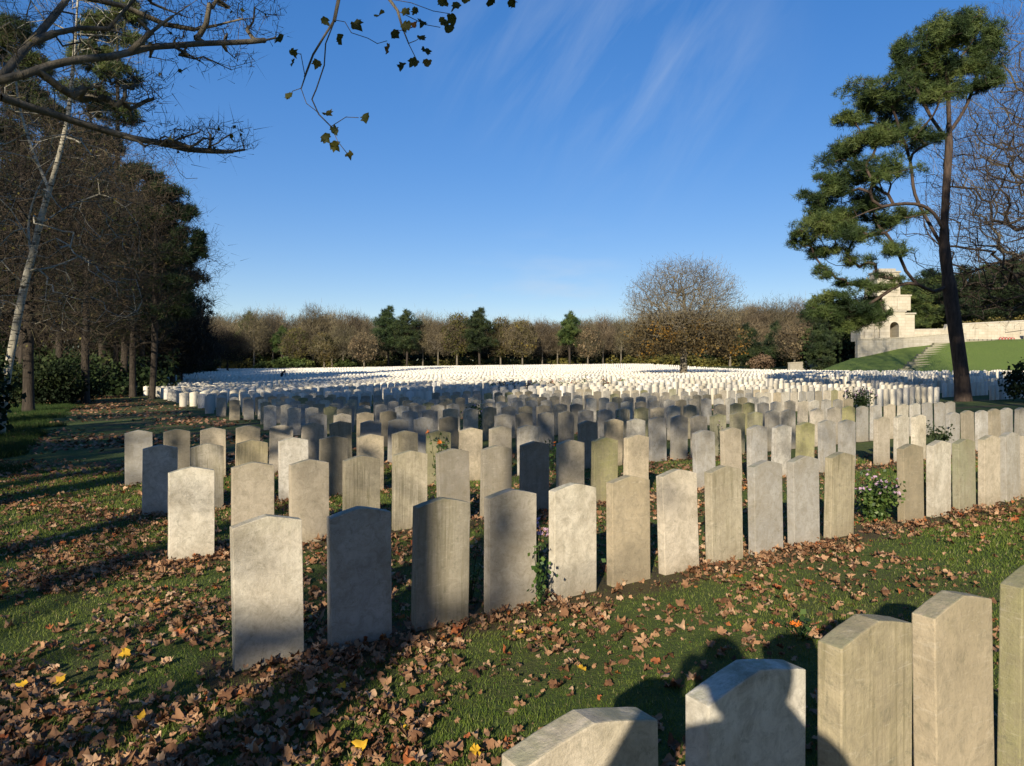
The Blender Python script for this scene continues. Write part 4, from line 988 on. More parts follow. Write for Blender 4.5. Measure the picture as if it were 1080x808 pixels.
for k, (px, py, Y, r, h, lab) in enumerate(((78, 420, 44, 1.7, 2.9, 'large dark rhododendron bush beside the grass strip at left'), (55, 425, 40, 1.6, 2.4, 'dark rhododendron bush between the birch and the large bush'), (92, 412, 50, 1.3, 2.4, 'dark bush at the right end of the rhododendrons'), (25, 425, 42, 2., 2.6, 'dark bush behind the birch trunk'))):
    x = (px - 540) / F * Y; bush('rhododendron', (x, Y, gz(x, Y)), r, h, 4500, 'shrub_dark', lab, .16, group='dark bushes at the left', seed=40 + k)

# ---- overhanging sycamore: trunk outside the frame on the left
def leaf_shape(L):
    """five-lobed sycamore leaf, tip along +y"""
    pts = [(0, 0), (.16, -.05), (.33, .04), (.32, .14), (.48, .34), (.38, .40), (.40, .58), (.25, .58), (.17, .70), (0, .95)]
    pts = pts + [(-x, y) for x, y in pts[-2:0:-1]]
    return [(x * L, y * L) for x, y in pts]
def leaf_mesh_np(places, rng, curl=.35):
    """places: (pos, normal, dirvec, size); fan triangles around a centre with curl"""
    Vs = []; Fs = []; n0 = 0
    sh = np.array(leaf_shape(1.0)); m = len(sh)
    for pos, nrm, dv, size in places:
        nrm = np.array(nrm, float); nrm /= np.linalg.norm(nrm); dv = np.array(dv, float); dv -= nrm * np.dot(dv, nrm); dv /= np.linalg.norm(dv) + 1e-9; sd = np.cross(dv, nrm)
        u = sh * size * np.array([rng.uniform(.85, 1.1), 1]); cu = curl * rng.uniform(.2, 1.6); cv = curl * rng.uniform(-.8, 1.2)
        u = u * (.72 + .28 * rng.random((m, 1))); th = rng.uniform(0, 3.14); w_ = u[:, 0] * math.cos(th) + (u[:, 1] - size * .35) * math.sin(th)
        h = (u[:, 0] ** 2) / size * cu * 1.6 + ((u[:, 1] - size * .4) ** 2) / size * cv + np.abs(w_) * curl * rng.uniform(0, .5) + rng.normal(size=m) * size * .05 * (1 + curl)
        P = np.asarray(pos) + sd * u[:, :1] + dv * u[:, 1:] + nrm * h[:, None]
        c = np.asarray(pos) + dv * size * .38
        Vs.append(np.vstack([c, P])); i = np.arange(m)
        Fs.append(np.stack([np.zeros(m, int) + n0, n0 + 1 + i, n0 + 1 + (i + 1) % m], 1)); n0 += m + 1
    return np.concatenate(Vs), np.concatenate(Fs), m
def sycamore():
    r = np.random.default_rng(91); g = gz(-7.6, 4.6); base = Vector((-7.6, 4.6, g)); root = empty('sycamore_tree', base); B = np.array(base)
    tr = [Vector((-7.6, 4.6, g - .2)), Vector((-7.5, 4.7, 1.)), Vector((-7.2, 5.0, 3.)), Vector((-7.1, 5.2, 4.6)), Vector((-6.9, 5.2, 7.))]
    sk = Skeleton([np.array(p) - B for p in tr], .12, r)
    def z2(x, y): return (250 + x / 3.484, y / 3.484)
    def z1(x, y): return (x / 3.513, y / 3.513)
    def L(pts, Y0, Y1): 
        n = len(pts); return [np.array(at(x, y, Y0 + (Y1 - Y0) * k / (n - 1))) - B for k, (x, y) in enumerate(pts)]
    limbs = [
      L([(-240, 170), (-120, 120), (-40, 95)] + [z1(*p) for p in ((80, 280), (180, 245), (290, 222), (400, 212), (480, 195), (560, 175), (640, 170), (760, 162), (880, 158), (980, 150), (1050, 132))], 5.1, 7.4),
      L([(-240, 150), (-120, 130), (-40, 95)] + [z1(*p) for p in ((0, 280), (60, 220), (110, 160), (165, 100), (215, 40), (260, -20))], 5.1, 6.4),
      L([(-250, 120), (-100, 92)] + [z1(*p) for p in ((0, 360), (100, 395), (200, 425), (300, 458), (400, 488), (500, 515), (600, 532), (680, 552), (780, 560), (860, 562), (940, 548))], 5.1, 7.6),
      L([z1(*p) for p in ((110, 160), (200, 125), (300, 105), (400, 108), (480, 135), (560, 140))], 5.95, 6.5),
      L([z1(*p) for p in ((165, 100), (120, 60), (0, 65))], 6.2, 6.),
      L([z1(*p) for p in ((480, 515), (465, 545), (460, 580))], 6.62, 6.62),
      L([z1(*p) for p in ((600, 535), (640, 590), (665, 640), (690, 662), (730, 660))], 6.85, 6.85),
      L([z1(*p) for p in ((640, 172), (700, 205), (780, 225), (860, 248), (930, 230))], 6.68, 6.8),
      L([z1(*p) for p in ((480, 195), (560, 120), (640, 60), (700, 20), (760, -20))], 6.28, 6.8),
      L([z1(*p) for p in ((500, 20), (560, 40), (640, 95), (720, 110), (800, 95), (900, 70), (1000, 60))], 6.9, 7.2),
      L([z1(*p) for p in ((215, 40), (350, 60), (500, 20))], 6.3, 6.9),
      L([z1(*p) for p in ((200, 320), (240, 350), (330, 375), (450, 380), (560, 345), (620, 320))], 6.7, 7.),
      L([z1(*p) for p in ((80, 285), (200, 320))], 6.4, 6.7),
      # high limb out of the frame that carries the hanging twigs
      [np.array(v) - B for v in ((-7.0, 5.2, 5.2), (-5.5, 5.1, 5.3), (-3.5, 5.0, 4.6), (-2.0, 5.0, 3.9), (-1.1, 5.0, 3.25), (-.3, 5.0, 3.0), (.1, 5.0, 2.75))],
    ]
    for l in limbs: sk.limb(l)
    Y = 5.0
    tw = [[(345, -35), (353, -5)] + [z2(*p) for p in ((355, 5), (350, 90), (325, 160), (320, 240), (290, 330), (275, 365), (300, 420), (345, 465), (370, 520), (405, 565))],
      [z2(*p) for p in ((355, 0), (395, 60), (420, 120), (480, 140), (515, 160), (550, 150))],
      [(395, -40)] + [z2(*p) for p in ((560, -5), (590, 40), (610, 110), (630, 160), (665, 230))],
      [z2(*p) for p in ((560, -5), (640, 10), (720, 40), (780, 50))], [z2(*p) for p in ((620, 40), (690, 90), (745, 100))],
      [z2(*p) for p in ((350, 90), (280, 200), (250, 280), (235, 325), (255, 380), (300, 415))], [z2(*p) for p in ((345, 460), (400, 430), (445, 432))], [z2(*p) for p in ((235, 325), (205, 335), (195, 350))],
      [(450, -45), (470, -15), (492, 0)], [(500, -50), (525, -12), (545, 2)], [z2(*p) for p in ((250, 280), (235, 200), (200, 190))], [z2(*p) for p in ((610, 110), (575, 120))], [z2(*p) for p in ((640, 170), (655, 150), (670, 140))]]
    for l in tw: sk.limb([np.array(at(x, y, Y + .05 * math.sin(k))) - B for k, (x, y) in enumerate(l)])
    # fine twigs
    def fan(n, fx, fy, Ya, Yb):
        o_ = []
        for _ in range(n):
            x_ = fx(); o_.append(np.array(at(x_, fy(), float(np.interp(x_, [0, 60, 150, 268, 300], [5.8, 6.1, 6.5, 7.45, 7.4])) + r.normal() * .13)) - B)
        return o_
    T = fan(150, lambda: r.uniform(150, 300), lambda: r.uniform(-6, 46), 6.5, 7.3) + fan(30, lambda: r.uniform(180, 270), lambda: r.uniform(50, 74), 6.6, 6.9) + fan(110, lambda: r.uniform(150, 268), lambda: r.uniform(132, 162), 6.7, 7.5) \
      + fan(110, lambda: r.uniform(0, 175), lambda: r.uniform(-10, 120), 6., 7.4) + fan(60, lambda: r.uniform(80, 178), lambda: r.uniform(75, 112), 6.4, 6.9)
    ends = sk.tips(np.array(T), wander=.1)
    mesh_obj('trunk', sk.mesh('trunk', .003, .34, .042), M['bark_grey'], root)
    E = np.array([sk.P[e] for e in ends])
    C = np.repeat(E, 5, 0) + r.normal(size=(len(E) * 5, 3)) * .05; D = rand_dirs(len(C), r); D[:, 2] += .3; D /= np.linalg.norm(D, axis=1, keepdims=True)
    V, Fc = blades(C, D, .16 * r.uniform(.5, 1.4, len(C)), .006, r); mesh_obj('twigs', np_mesh('twigs', V, Fc, 3, r.random(len(C))), M['twig_dark'], root)
    pl = []; LP = [(340, 24), (299, 43), (306, 59), (310, 68), (335, 69), (305, 106), (343, 124), (351, 140), (341, 148), (350, 156), (368, 166), (387, 126), (360, 43), (373, 29), (403, 20), (414, 38), (425, 31), (425, 16), (439, 13), (437, 31), (446, 27), (442, 43), (411, 53), (448, 57), (452, 68), (425, 72), (440, 70), (465, 6), (476, 21), (474, 32), (465, 25), (485, 11), (492, 2), (475, 2), (538, 6), (545, 3), (520, 1)]
    for x, y in LP:
        sz = r.uniform(11, 17) / F * Y; p = np.array(at(x, y, Y)) - B; a = r.uniform(-1, 1)
        pl.append((p + np.array((0, 0, sz * .4)), (r.normal() * .5, -1 + r.normal() * .3, r.normal() * .5 + .2), (math.sin(a), 0, -math.cos(a)), sz))
    for k in range(60):
        e = E[r.integers(0, len(E))]; pl.append((e, (r.normal(), -1, r.normal()), (r.normal(), r.normal(), -1), r.uniform(.03, .06)))
    V, Fc, m = leaf_mesh_np(pl, r, .5); mesh_obj('leaves', np_mesh('leaves', V, Fc, 3, np.repeat(r.random(len(pl)), m)), M['syc_leaf'], root)
    tag(root, 'sycamore whose bare limbs and last leaves hang into the top left', 'tree')
sycamore()

# ------------------------------------------------------------------ trees behind the viewer whose shadows fall over the rows
def shadow_tree(key, maker, x, y, s, lab): place(key, maker, (x, y, gz(x, y)), woodrng.uniform(0, 6.28), (s, s), lab, 'trees standing behind the viewer', 'tree')
mkS = lambda: broad_tree('bare_tree', (0, 0, 0), 15, (0, 0, 10.), (4.6, 4.6, 5.2), np.random.default_rng(101), 170, .30, 'x', tip_r=.03, step=.7, twigs=500, twig_len=.6, twig_w=.03, twigm='twig_dark', leaves=380, leaf_size=.18, leafm='autumn', barkm='bark_grey', trunk_h=5, zmin=-.9, shell=.1)
mkP = lambda: proto_pine(102, 20, 4.2, M['needle_dark'], n=1100, low=.6, nl=.7)
mkC = lambda: broad_tree('bare_tree', (0, 0, 0), 15, (0, 0, 10.8), (5.6, 5.6, 3.6), np.random.default_rng(111), 260, .25, 'x', tip_r=.025, step=.7, twigs=1500, twig_len=.8, twig_w=.05, twigm='twig_dark', leaves=1100, leaf_size=.30, leafm='autumn', barkm='bark_grey', trunk_h=6.5, zmin=-.9, shell=.1)  # canopy added overhead to screen skylight and dapple the middle rows
for k, (x, y, sc_) in enumerate(((-8, -7, 1.), (-3.5, -6.2, 1.), (9.5, -9, 1.05), (-16, -12, 1.05), (11, -1.5, 1.), (-9.5, 1.5, .95))):
    shadow_tree('shC', mkC, x, y, sc_, f'broad leafy tree added over the viewer to cut skylight, {ordn(k)} of the group')
ST = [('S', -9, -16, 1.0), ('S', 6, -14, .95), ('S', -17, -9, 1.0), ('S', 12, -21, 1.1), ('P', -22, -4, 1.15), ('S', -26, -15, 1.2), ('P', -14, -6, 1.1), ('P', 17, -2, 1.0), ('S', 20, -9, 1.0), ('P', -15, 2, .8), ('S', -12, -3, .8), ('P', 14, 3, 1.1), ('P', 23, 4, 1.15)]
for k, (t, x, y, s) in enumerate(ST):
    shadow_tree('sh' + t, mkS if t == 'S' else mkP, x, y, s, ('bare leafy-tipped tree' if t == 'S' else 'tall high-crowned pine') + f' behind the viewer, {ordn(k)} of the group')

for k, (x, y, r_, h_) in enumerate(((-11.2, 13.2, 1.5, 2.6), (-14.6, 17.6, 1.8, 3.0), (-18.6, 23, 1.8, 3.0))):  # bushes added out of view to throw shade on the long grass
    bush('rhododendron', (x, y, gz(x, y)), r_, h_, 3500, 'shrub_dark', f'unseen dark bush added left of frame to shade the grass, {ordn(k)} from the viewer', .14, group='dark bushes at the left', seed=70 + k)
spots = []  # wood added out of view to block low sky light on the stones
for k in range(46):
    x = woodrng.uniform(14, 60); y = woodrng.uniform(-34, -12); spots.append((x, y, gz(x, y), woodrng.uniform(11, 17), woodrng.uniform(3, 5)))
for k in range(26):
    x = woodrng.uniform(-70, -36); y = woodrng.uniform(-40, 8); spots.append((x, y, gz(x, y), woodrng.uniform(11, 17), woodrng.uniform(3, 5)))
for k in range(24):
    x = woodrng.uniform(-30, 16); y = woodrng.uniform(-75, -55); spots.append((x, y, gz(x, y), woodrng.uniform(11, 15), woodrng.uniform(3, 5)))
woodland('added_wood_behind', spots, rng, 'twig_dark', 'unseen dark wood added behind and beside the viewer to cut skylight', per=1500, tw=.16, tl=1.6, dark=True)

# ------------------------------------------------------------------ people
def person(name, loc, rz, joints, edges, radii, label, parts, root_i=0):
    root = empty(name, loc, rz); me = bpy.data.meshes.new('body'); me.from_pydata([tuple(j) for j in joints], edges, [])
    o = mesh_obj('body', me, M['cloth'], root)
    sk = o.modifiers.new('skin', 'SKIN'); sk.use_smooth_shade = True
    for i, r in enumerate(radii):
        v = me.skin_vertices[0].data[i]; v.radius = (r[0], r[1]) if isinstance(r, tuple) else (r, r); v.use_root = (i == root_i)
    ss = o.modifiers.new('sub', 'SUBSURF'); ss.levels = 2; ss.render_levels = 2
    tag(root, label, 'person'); return root
def photographer():
    # standing just behind the lens, both hands raised holding the phone
    J = [(0, 0, .95), (0, 0, 1.12), (0, 0, 1.30), (0, 0, 1.40), (0, 0, 1.48),      # pelvis..neck
         (-.10, 0, .88), (-.13, .03, .48), (-.15, 0, .09), (-.16, .16, .04),       # left leg
         (.10, 0, .88), (.14, .0, .48), (.17, -.04, .09), (.19, .13, .04),
         (-.19, 0, 1.38), (-.33, .10, 1.18), (-.12, .30, 1.42),
         (.19, 0, 1.38), (.34, .08, 1.17), (.12, .30, 1.42)]
    E = [(0, 1), (1, 2), (2, 3), (3, 4), (0, 5), (5, 6), (6, 7), (7, 8), (0, 9), (9, 10), (10, 11), (11, 12), (3, 13), (13, 14), (14, 15), (3, 16), (16, 17), (17, 18)]
    R = [(.17, .13), (.16, .12), (.19, .13), (.15, .10), .06, .10, .07, .05, .04, .10, .07, .05, .04, .075, .05, .035, .075, .05, .035]
    x, y = .0, -.42; loc = (x, y, gz(x, y))
    root = person('person', loc, 0, J, E, R, 'photographer in a dark coat holding a phone up with both hands, casting the near shadow', None)
    bm = bmesh.new(); bmesh.ops.create_uvsphere(bm, u_segments=20, v_segments=14, radius=.1)
    for v in bm.verts: v.co.z *= 1.2; v.co.y *= 1.08; v.co.z += 1.58; v.co.y += .02
    for sx in (-.1, .1): bmesh.ops.create_icosphere(bm, subdivisions=1, radius=.022, matrix=Matrix.Translation((sx, .02, 1.58)))
    bmesh.ops.create_cone(bm, segments=8, radius1=.018, radius2=.008, depth=.035, matrix=Matrix.Translation((0, .135, 1.575)) @ Matrix.Rotation(-math.pi / 2, 4, 'X'))
    bm_obj('head', bm, M['skin'], root, True)
    bm = bmesh.new(); bmesh.ops.create_uvsphere(bm, u_segments=20, v_segments=14, radius=.112)
    for v in list(bm.verts):
        if v.co.z < -.01 and v.co.y > -.02: bm.verts.remove(v)
    for v in bm.verts: v.co.z = v.co.z * 1.18 + 1.605; v.co.y = v.co.y * 1.05 - .005
    bm_obj('hair', bm, M['hair'], root, True)
    for sx in (-1, 1):   # hands: palm, four fingers and a thumb closed on the phone
        T = Tubes(); T.chain([(sx * .12, .30, 1.41), (sx * .105, .32, 1.44), (sx * .095, .335, 1.475)], [.028, .036, .03], 8)
        for f in range(4): T.chain([(sx * .10, .335, 1.44 + f * .017), (sx * .075, .352, 1.445 + f * .017), (sx * .05, .350, 1.448 + f * .016)], [.009, .009, .007], 6)
        T.chain([(sx * .105, .31, 1.45), (sx * .085, .305, 1.47), (sx * .06, .318, 1.475)], [.011, .010, .008], 6); mesh_obj('hand', T.mesh('hand'), M['skin'], root)
photographer()
bm = bmesh.new(); add_box(bm, -.078, .078, -.0045, .0045, -.037, .037); bmesh.ops.bevel(bm, geom=bm.edges[:], offset=.003, segments=2, affect='EDGES')
add_box(bm, -.07, -.04, .0046, .007, .0, .03)
o = bm_obj('phone', bm, M['phone']); o.location = (0, -.42 + .338 , gz(0, -.42) + 1.475); o.location.z = -.012; o.location.y = -.075; tag(o, 'black phone held up at the viewpoint', 'phone')
def stooper():
    Y = 92.; b = at(297, 400, Y); g = gz(b.x, Y)
    J = [(0, 0, .92), (.12, 0, 1.08), (.28, 0, 1.22), (.40, 0, 1.27), (.47, 0, 1.30), (-.0, -.10, .86), (.05, -.11, .46), (-.02, -.11, .08), (.14, -.11, .04), (0, .10, .86), (.02, .11, .46), (-.1, .11, .08), (.06, .11, .04),
         (.38, -.18, 1.22), (.46, -.22, .98), (.56, -.15, .80), (.38, .18, 1.22), (.46, .22, .98), (.56, .15, .80)]
    E = [(0, 1), (1, 2), (2, 3), (3, 4), (0, 5), (5, 6), (6, 7), (7, 8), (0, 9), (9, 10), (10, 11), (11, 12), (3, 13), (13, 14), (14, 15), (3, 16), (16, 17), (17, 18)]
    R = [(.16, .15), (.17, .14), (.20, .15), (.14, .10), .06, .10, .07, .05, .04, .10, .07, .05, .04, .075, .05, .035, .075, .05, .035]
    root = person('person', (b.x, Y, g), 1.1, J, E, R, 'small dark-clothed person stooping among the far headstones at left', None)
    bm = bmesh.new(); bmesh.ops.create_uvsphere(bm, u_segments=14, v_segments=10, radius=.1, matrix=Matrix.Translation((.58, 0, 1.36))); 
    for v in bm.verts: v.co.z = 1.36 + (v.co.z - 1.36) * 1.15
    bm_obj('head', bm, M['skin'], root, True)
    bm = bmesh.new(); bmesh.ops.create_uvsphere(bm, u_segments=14, v_segments=10, radius=.112, matrix=Matrix.Translation((.565, 0, 1.39))); bm_obj('hat', bm, M['cloth'], root, True)
stooper()

# ------------------------------------------------------------------ plants between the stones
def flower_plant(name, loc, h, r, nst, nleaf, leaf, blooms, bmat, brad, label, seed, matl='shrub', cat='plant', group=None, petals=9):
    rg = np.random.default_rng(seed); root = empty(name, loc); T = Tubes(); tips = []; C = []
    for k in range(nst):
        a = rg.uniform(0, 6.28); q = rg.uniform(.1, 1) * r; hh = h * rg.uniform(.6, 1.05)
        p = [(0, 0, -.02), (math.cos(a) * q * .4, math.sin(a) * q * .4, hh * .45), (math.cos(a + .2) * q * .8, math.sin(a + .2) * q * .8, hh * .8), (math.cos(a) * q, math.sin(a) * q, hh)]
        pp = resample(p, h * .08); T.chain(pp, np.linspace(.004, .002, len(pp)), 4); tips.append(pp[-1])
        for _ in range(max(1, nleaf // nst)):
            u = pp[rg.integers(1, len(pp))]; C.append(u + rg.normal(size=3) * leaf * .9)
    mesh_obj('stems', T.mesh('stems'), M['shrub'], root)
    C = np.array(C); C[:, 2] = np.maximum(C[:, 2], .01)
    V, Fc = leafquads(C, leaf, rg, .4); mesh_obj('leaves', np_mesh('leaves', V, Fc, 4, rg.random(len(C))), M[matl], root)
    for k in range(blooms):
        c = tips[k % len(tips)] + (rg.normal(size=3) * .035 if k >= len(tips) else 0); bm = bmesh.new()
        for m in range(petals):
            a = m / petals * 6.283; ti = rg.uniform(.1, .6)
            v0 = bm.verts.new((0, 0, 0)); v1 = bm.verts.new((math.cos(a - .3) * brad * .7, math.sin(a - .3) * brad * .7, brad * ti)); v2 = bm.verts.new((math.cos(a) * brad, math.sin(a) * brad, brad * (ti + .15))); v3 = bm.verts.new((math.cos(a + .3) * brad * .7, math.sin(a + .3) * brad * .7, brad * ti)); bm.faces.new((v0, v1, v2, v3))
        bmesh.ops.create_icosphere(bm, subdivisions=1, radius=brad * .28, matrix=Matrix.Translation((0, 0, brad * .2)))
        o = bm_obj('bloom', bm, bmat, root); o.location = c; o.rotation_euler = (rg.uniform(-.9, .9), rg.uniform(-.9, .9), rg.uniform(0, 6))
    tag(root, label, cat, group); return root
def bed(px, D):   # world point on row line D seen at pixel column px
    u = (px - 540) / F; y = D / (PHI_S - PHI_C * u); x = u * y; return Vector((x, y, gz(x, y)))
flower_plant('aster', bed(563, 4.0), .68, .13, 9, 110, .026, 18, M['pink'], .024, 'leafy stem with pale pink blooms between two front headstones', 1)
flower_plant('leafy_plant', bed(569, 3.72), .44, .07, 5, 70, .036, 0, M['pink'], .02, 'bright green leafy shoots against the pale front headstone', 2)
flower_plant('leafy_plant', bed(624, 4.0), .40, .07, 5, 60, .035, 0, M['pink'], .02, 'thin green weed in the next gap right of the flowering stem', 3)
flower_plant('leafy_plant', bed(496, 4.1), .42, .1, 5, 60, .04, 0, M['pink'], .02, 'thin dark plant left of the smooth cream front headstone', 4)
flower_plant('aster_bush', bed(924, 4.05), .46, .30, 40, 1500, .038, 46, M['pink'], .022, 'broad bush of mauve asters in the gap of the front row', 5)
flower_plant('leafy_plant', bed(973, 4.0), .50, .10, 9, 170, .04, 0, M['pink'], .02, 'green leaves between the dark and the pale headstone at right', 6)
flower_plant('rose_bush', bed(462, 8.7), .80, .18, 10, 170, .045, 3, M['orange'], .042, 'rose bush with orange blooms in front of a lichened headstone', 7)
flower_plant('rose_bush', bed(582, 8.9), .55, .18, 8, 90, .045, 3, M['orange'], .035, 'low orange rose in the empty place of the fourth row', 8)
flower_plant('flower_bush', bed(502, 16.4), .72, .40, 26, 800, .06, 16, M['pink'], .045, 'green bush with small pink blooms in the middle rows', 9)
flower_plant('flower_bush', bed(910, 16.0), .75, .65, 30, 1300, .07, 24, M['pink'], .05, 'dark bush with pink blooms before the right middle rows', 10, 'shrub_dark')
flower_plant('rose_bush', bed(992, 6.5), .55, .28, 16, 420, .045, 0, M['pink'], .03, 'dark leafy bush left of the dark headstones at right', 11, 'shrub_dark')
flower_plant('rose_bush', bed(760, 8.8), .62, .09, 6, 60, .03, 6, M['pink'], .02, 'thin twiggy plant in front of a lichened mid-row headstone', 12, 'shrub_dark')
flower_plant('rose_bush', bed(645, 11.1), .6, .12, 6, 60, .04, 2, M['red'], .04, 'low red rose in front of a dark mid-row headstone', 13)
for k, px in enumerate((522, 530, 541, 556, 566, 583, 594, 606, 616, 640, 655)):
    p = bed(px, 33.2); x, y = p.x, p.y
    flower_plant('rose_bush', p, .95, .35, 14, 260, .09, 3, M['red'], .06, f'reddish rose bush along the white middle row, {ordn(k)} from the left', 20 + k, 'rusty' if k % 2 else 'shrub', group='rose bushes along the white row')
# wild plant with orange buds on the near lawn
def lawn_plant():
    p = at(845, 648, 3.95); x, y = p.x, p.y; g = gz(x, y); o = flower_plant('lawn_plant', (x, y, g), .12, .14, 11, 40, .035, 3, M['orange'], .022, 'small leafy plant with orange blooms on the near lawn', 60); return o
lawn_plant()

# ------------------------------------------------------------------ lawn: grass blades and fallen leaves
def field_noise(x, y, s, o): return np.array([mnoise.noise((a * s, b * s, o)) for a, b in zip(x, y)])
def grass():
    r = np.random.default_rng(5); n = 330000
    Yd = 1.1 + 11 * r.random(n) ** 1.7; X = Yd * r.uniform(-.80, .80, n)
    a = np.abs(X) / Yd < .8; X = X[a]; Yd = Yd[a]; n = len(X); Zg = ground_np(X, Yd)
    DD = PHI_S * Yd - PHI_C * X; TT = PHI_S * X + PHI_C * Yd; fr = np.abs(((DD + 2.65 * 20.5 - 1.165) / 2.65) % 1 - .5)
    a = (fr > .085 + .05 * (r.random(n) - .5)) | (TT < .6) | (r.random(n) < .12); X = X[a]; Yd = Yd[a]; Zg = Zg[a]; n = len(X)
    k = field_noise(X, Yd, .9, 1.5); kk = field_noise(X, Yd, 4., 7.)
    h = .022 + .014 * k + .010 * kk + r.uniform(0, .014, n); h *= 1 + np.clip((Yd - 5) / 10, 0, .5)
    D = np.stack([r.normal(size=n) * .5, r.normal(size=n) * .5, np.ones(n)], 1); D /= np.linalg.norm(D, axis=1, keepdims=True)
    C = np.stack([X, Yd, Zg - .004], 1); V, Fc = blades(C, D, np.maximum(h, .012), .0032 + .0006 * Yd, r)
    rn = np.clip(.45 + .35 * k + r.uniform(-.3, .3, n), 0, .9); rn = np.where(r.random(n) < .05, 1., rn)
    o = mesh_obj('grass', np_mesh('grass', V, Fc, 3, rn), M['grass']); tag(o, 'short mown green grass of the near lawn', 'grass', kind='stuff')
    # uncut strip at the left edge
    n = 110000; Y2 = r.uniform(9, 40, n); q = r.exponential(3.0, n) - .8; X2 = -9.1 - (Y2 - 12.6) * .571 - q; keep = (q + field_noise(X2, Y2, .8, 6.) * 1.2 > 0) & (X2 > -.80 * Y2); X2 = X2[keep]; Y2 = Y2[keep]; n = len(X2); k = field_noise(X2, Y2, .7, 2.)
    C = np.stack([X2, Y2, ground_np(X2, Y2) - .01], 1); D = np.stack([r.normal(size=n) * .35, r.normal(size=n) * .35, np.ones(n)], 1); D /= np.linalg.norm(D, axis=1, keepdims=True)
    V, Fc = blades(C, D, .09 + .08 * k + r.uniform(0, .12, n), .012, r); o = mesh_obj('long_grass', np_mesh('long_grass', V, Fc, 3, np.clip(.4 + k * .4 + r.uniform(-.2, .2, n), 0, .9)), M['long_grass']); tag(o, 'longer uncut grass along the left wood edge', 'grass', kind='stuff')
grass()
def litter():
    r = np.random.default_rng(8); P = []
    n = 100000; Yd = 1.15 + 12 * r.random(n) ** 1.25; u = r.uniform(-.78, .78, n); X = u * Yd
    D = PHI_S * Yd - PHI_C * X; T = PHI_S * X + PHI_C * Yd
    k = field_noise(X, Yd, 1.1, 3.3) + .7 * field_noise(X, Yd, 3.3, 9.)
    dens = np.interp(T, [-6, -.5, 1.5, 4, 9, 16], [.86, .84, .64, .56, .50, .45])
    dens = np.where((D < 3.5) & (T > .8), dens * np.interp(X, [-.6, .3, 1.4, 3.], [1.05, 1.0, .75, .65]), dens)
    for Dr in (3.86, 6.56, 8.95, 11.57): dens = dens + .40 * np.exp(-((D - Dr + .12) / .22) ** 2) * (T > .5)
    dens = dens * np.clip(.70 + k * 1.5, .06, 1.6) * np.interp(Yd, [1, 3, 6, 10], [.37, .42, .56, .60])
    # thin out with distance so their number stays sane
    keep = r.random(n) < dens
    X, Yd, k = X[keep], Yd[keep], k[keep]; G = ground_np(X, Yd); m = len(X); print('leaves', m)
    pl = []
    for i in range(m):
        tilt = r.normal(size=2) * .36; sz = r.uniform(.030, .085)
        if r.random() < .42: sz *= r.uniform(.4, .75)
        a = r.uniform(0, 6.28)
        pl.append(((X[i], Yd[i], G[i] + .012 + r.uniform(0, .022)), (tilt[0], tilt[1], 1 if r.random() < .6 else -1), (math.cos(a), math.sin(a), r.normal() * .25), sz))
    V, Fc, mm = leaf_mesh_np(pl, r, .95); rn = np.repeat(np.clip(r.beta(1.7, 1.5, m) * .93, 0, .93), mm)
    spec = np.repeat(np.where(r.random(m) < .05, r.uniform(.94, .99, m), 0), mm); rn = np.where(spec > 0, spec, rn)
    o = mesh_obj('leaf_litter', np_mesh('leaf_litter', V, Fc, 3, rn), M['litter']); tag(o, 'brown fallen sycamore leaves scattered over the near lawn', 'fallen leaves', kind='stuff')
    # farther leaves: simple flakes
    n = 70000; Yd = r.uniform(11, 60, n) ; X = r.uniform(-.80, .3, n) * Yd; T = PHI_S * X + PHI_C * Yd
    keep = (r.random(n) < np.interp(T, [-20, -3, 4.5, 5.2, 20], [.6, .8, .45, .12, .05])) & (field_noise(X, Yd, .25, 4.) + .4 * field_noise(X, Yd, 1.2, 2.) > r.uniform(-.3, .4, n)); X, Yd = X[keep], Yd[keep]
    C = np.stack([X, Yd, ground_np(X, Yd) + .025], 1); V, Fc = leafquads(C, .09 + .0012 * Yd, r, 1.5); o = mesh_obj('far_leaf_litter', np_mesh('far_leaf_litter', V, Fc, 4, np.clip(r.beta(2, 2.2, len(X)) * .93, 0, .93)), M['litter']); tag(o, 'fallen leaves scattered over the lawn beyond the near rows', 'fallen leaves', kind='stuff')
litter()
# the bright yellow leaves that stand out
YL = [(505, 690 - 0, 0)]
YPX = [(66, 722, 'near the left edge'), (137, 688, 'in the left leaf drift'), (28, 722, 'lowest at the far left'), (153, 763, 'folded beside a brown leaf at lower left'), (362, 731, 'left of the frame middle below the second headstone'), (327, 760, 'pair half under brown leaves at lower left of middle'),
       (383, 792, 'nearest the bottom edge left of middle'), (545, 673, 'by the foot of the cream headstones'), (617, 717, 'left of the photographer shadow'), (430, 777, 'above the bottom edge, right of the nearest one'), (497, 803, 'touching the bottom edge')]
for k, (px, py, w) in enumerate(YPX):
    Y = 1.5 / (py - HY) * F; x = (px - 540) / F * Y; rg = np.random.default_rng(k + 300)
    V, Fc, m = leaf_mesh_np([((0, 0, 0), (rg.normal() * .3, rg.normal() * .3 - .3, 1), (rg.normal(), rg.normal(), .1), rg.uniform(.055, .08))], rg, .6)
    o = mesh_obj('yellow_leaf', np_mesh('yellow_leaf', V, Fc, 3), M['yellow']); o.location = (x, Y, gz(x, Y) + .05); tag(o, f'bright yellow fallen leaf {w}', 'leaf', 'bright yellow leaves on the lawn')

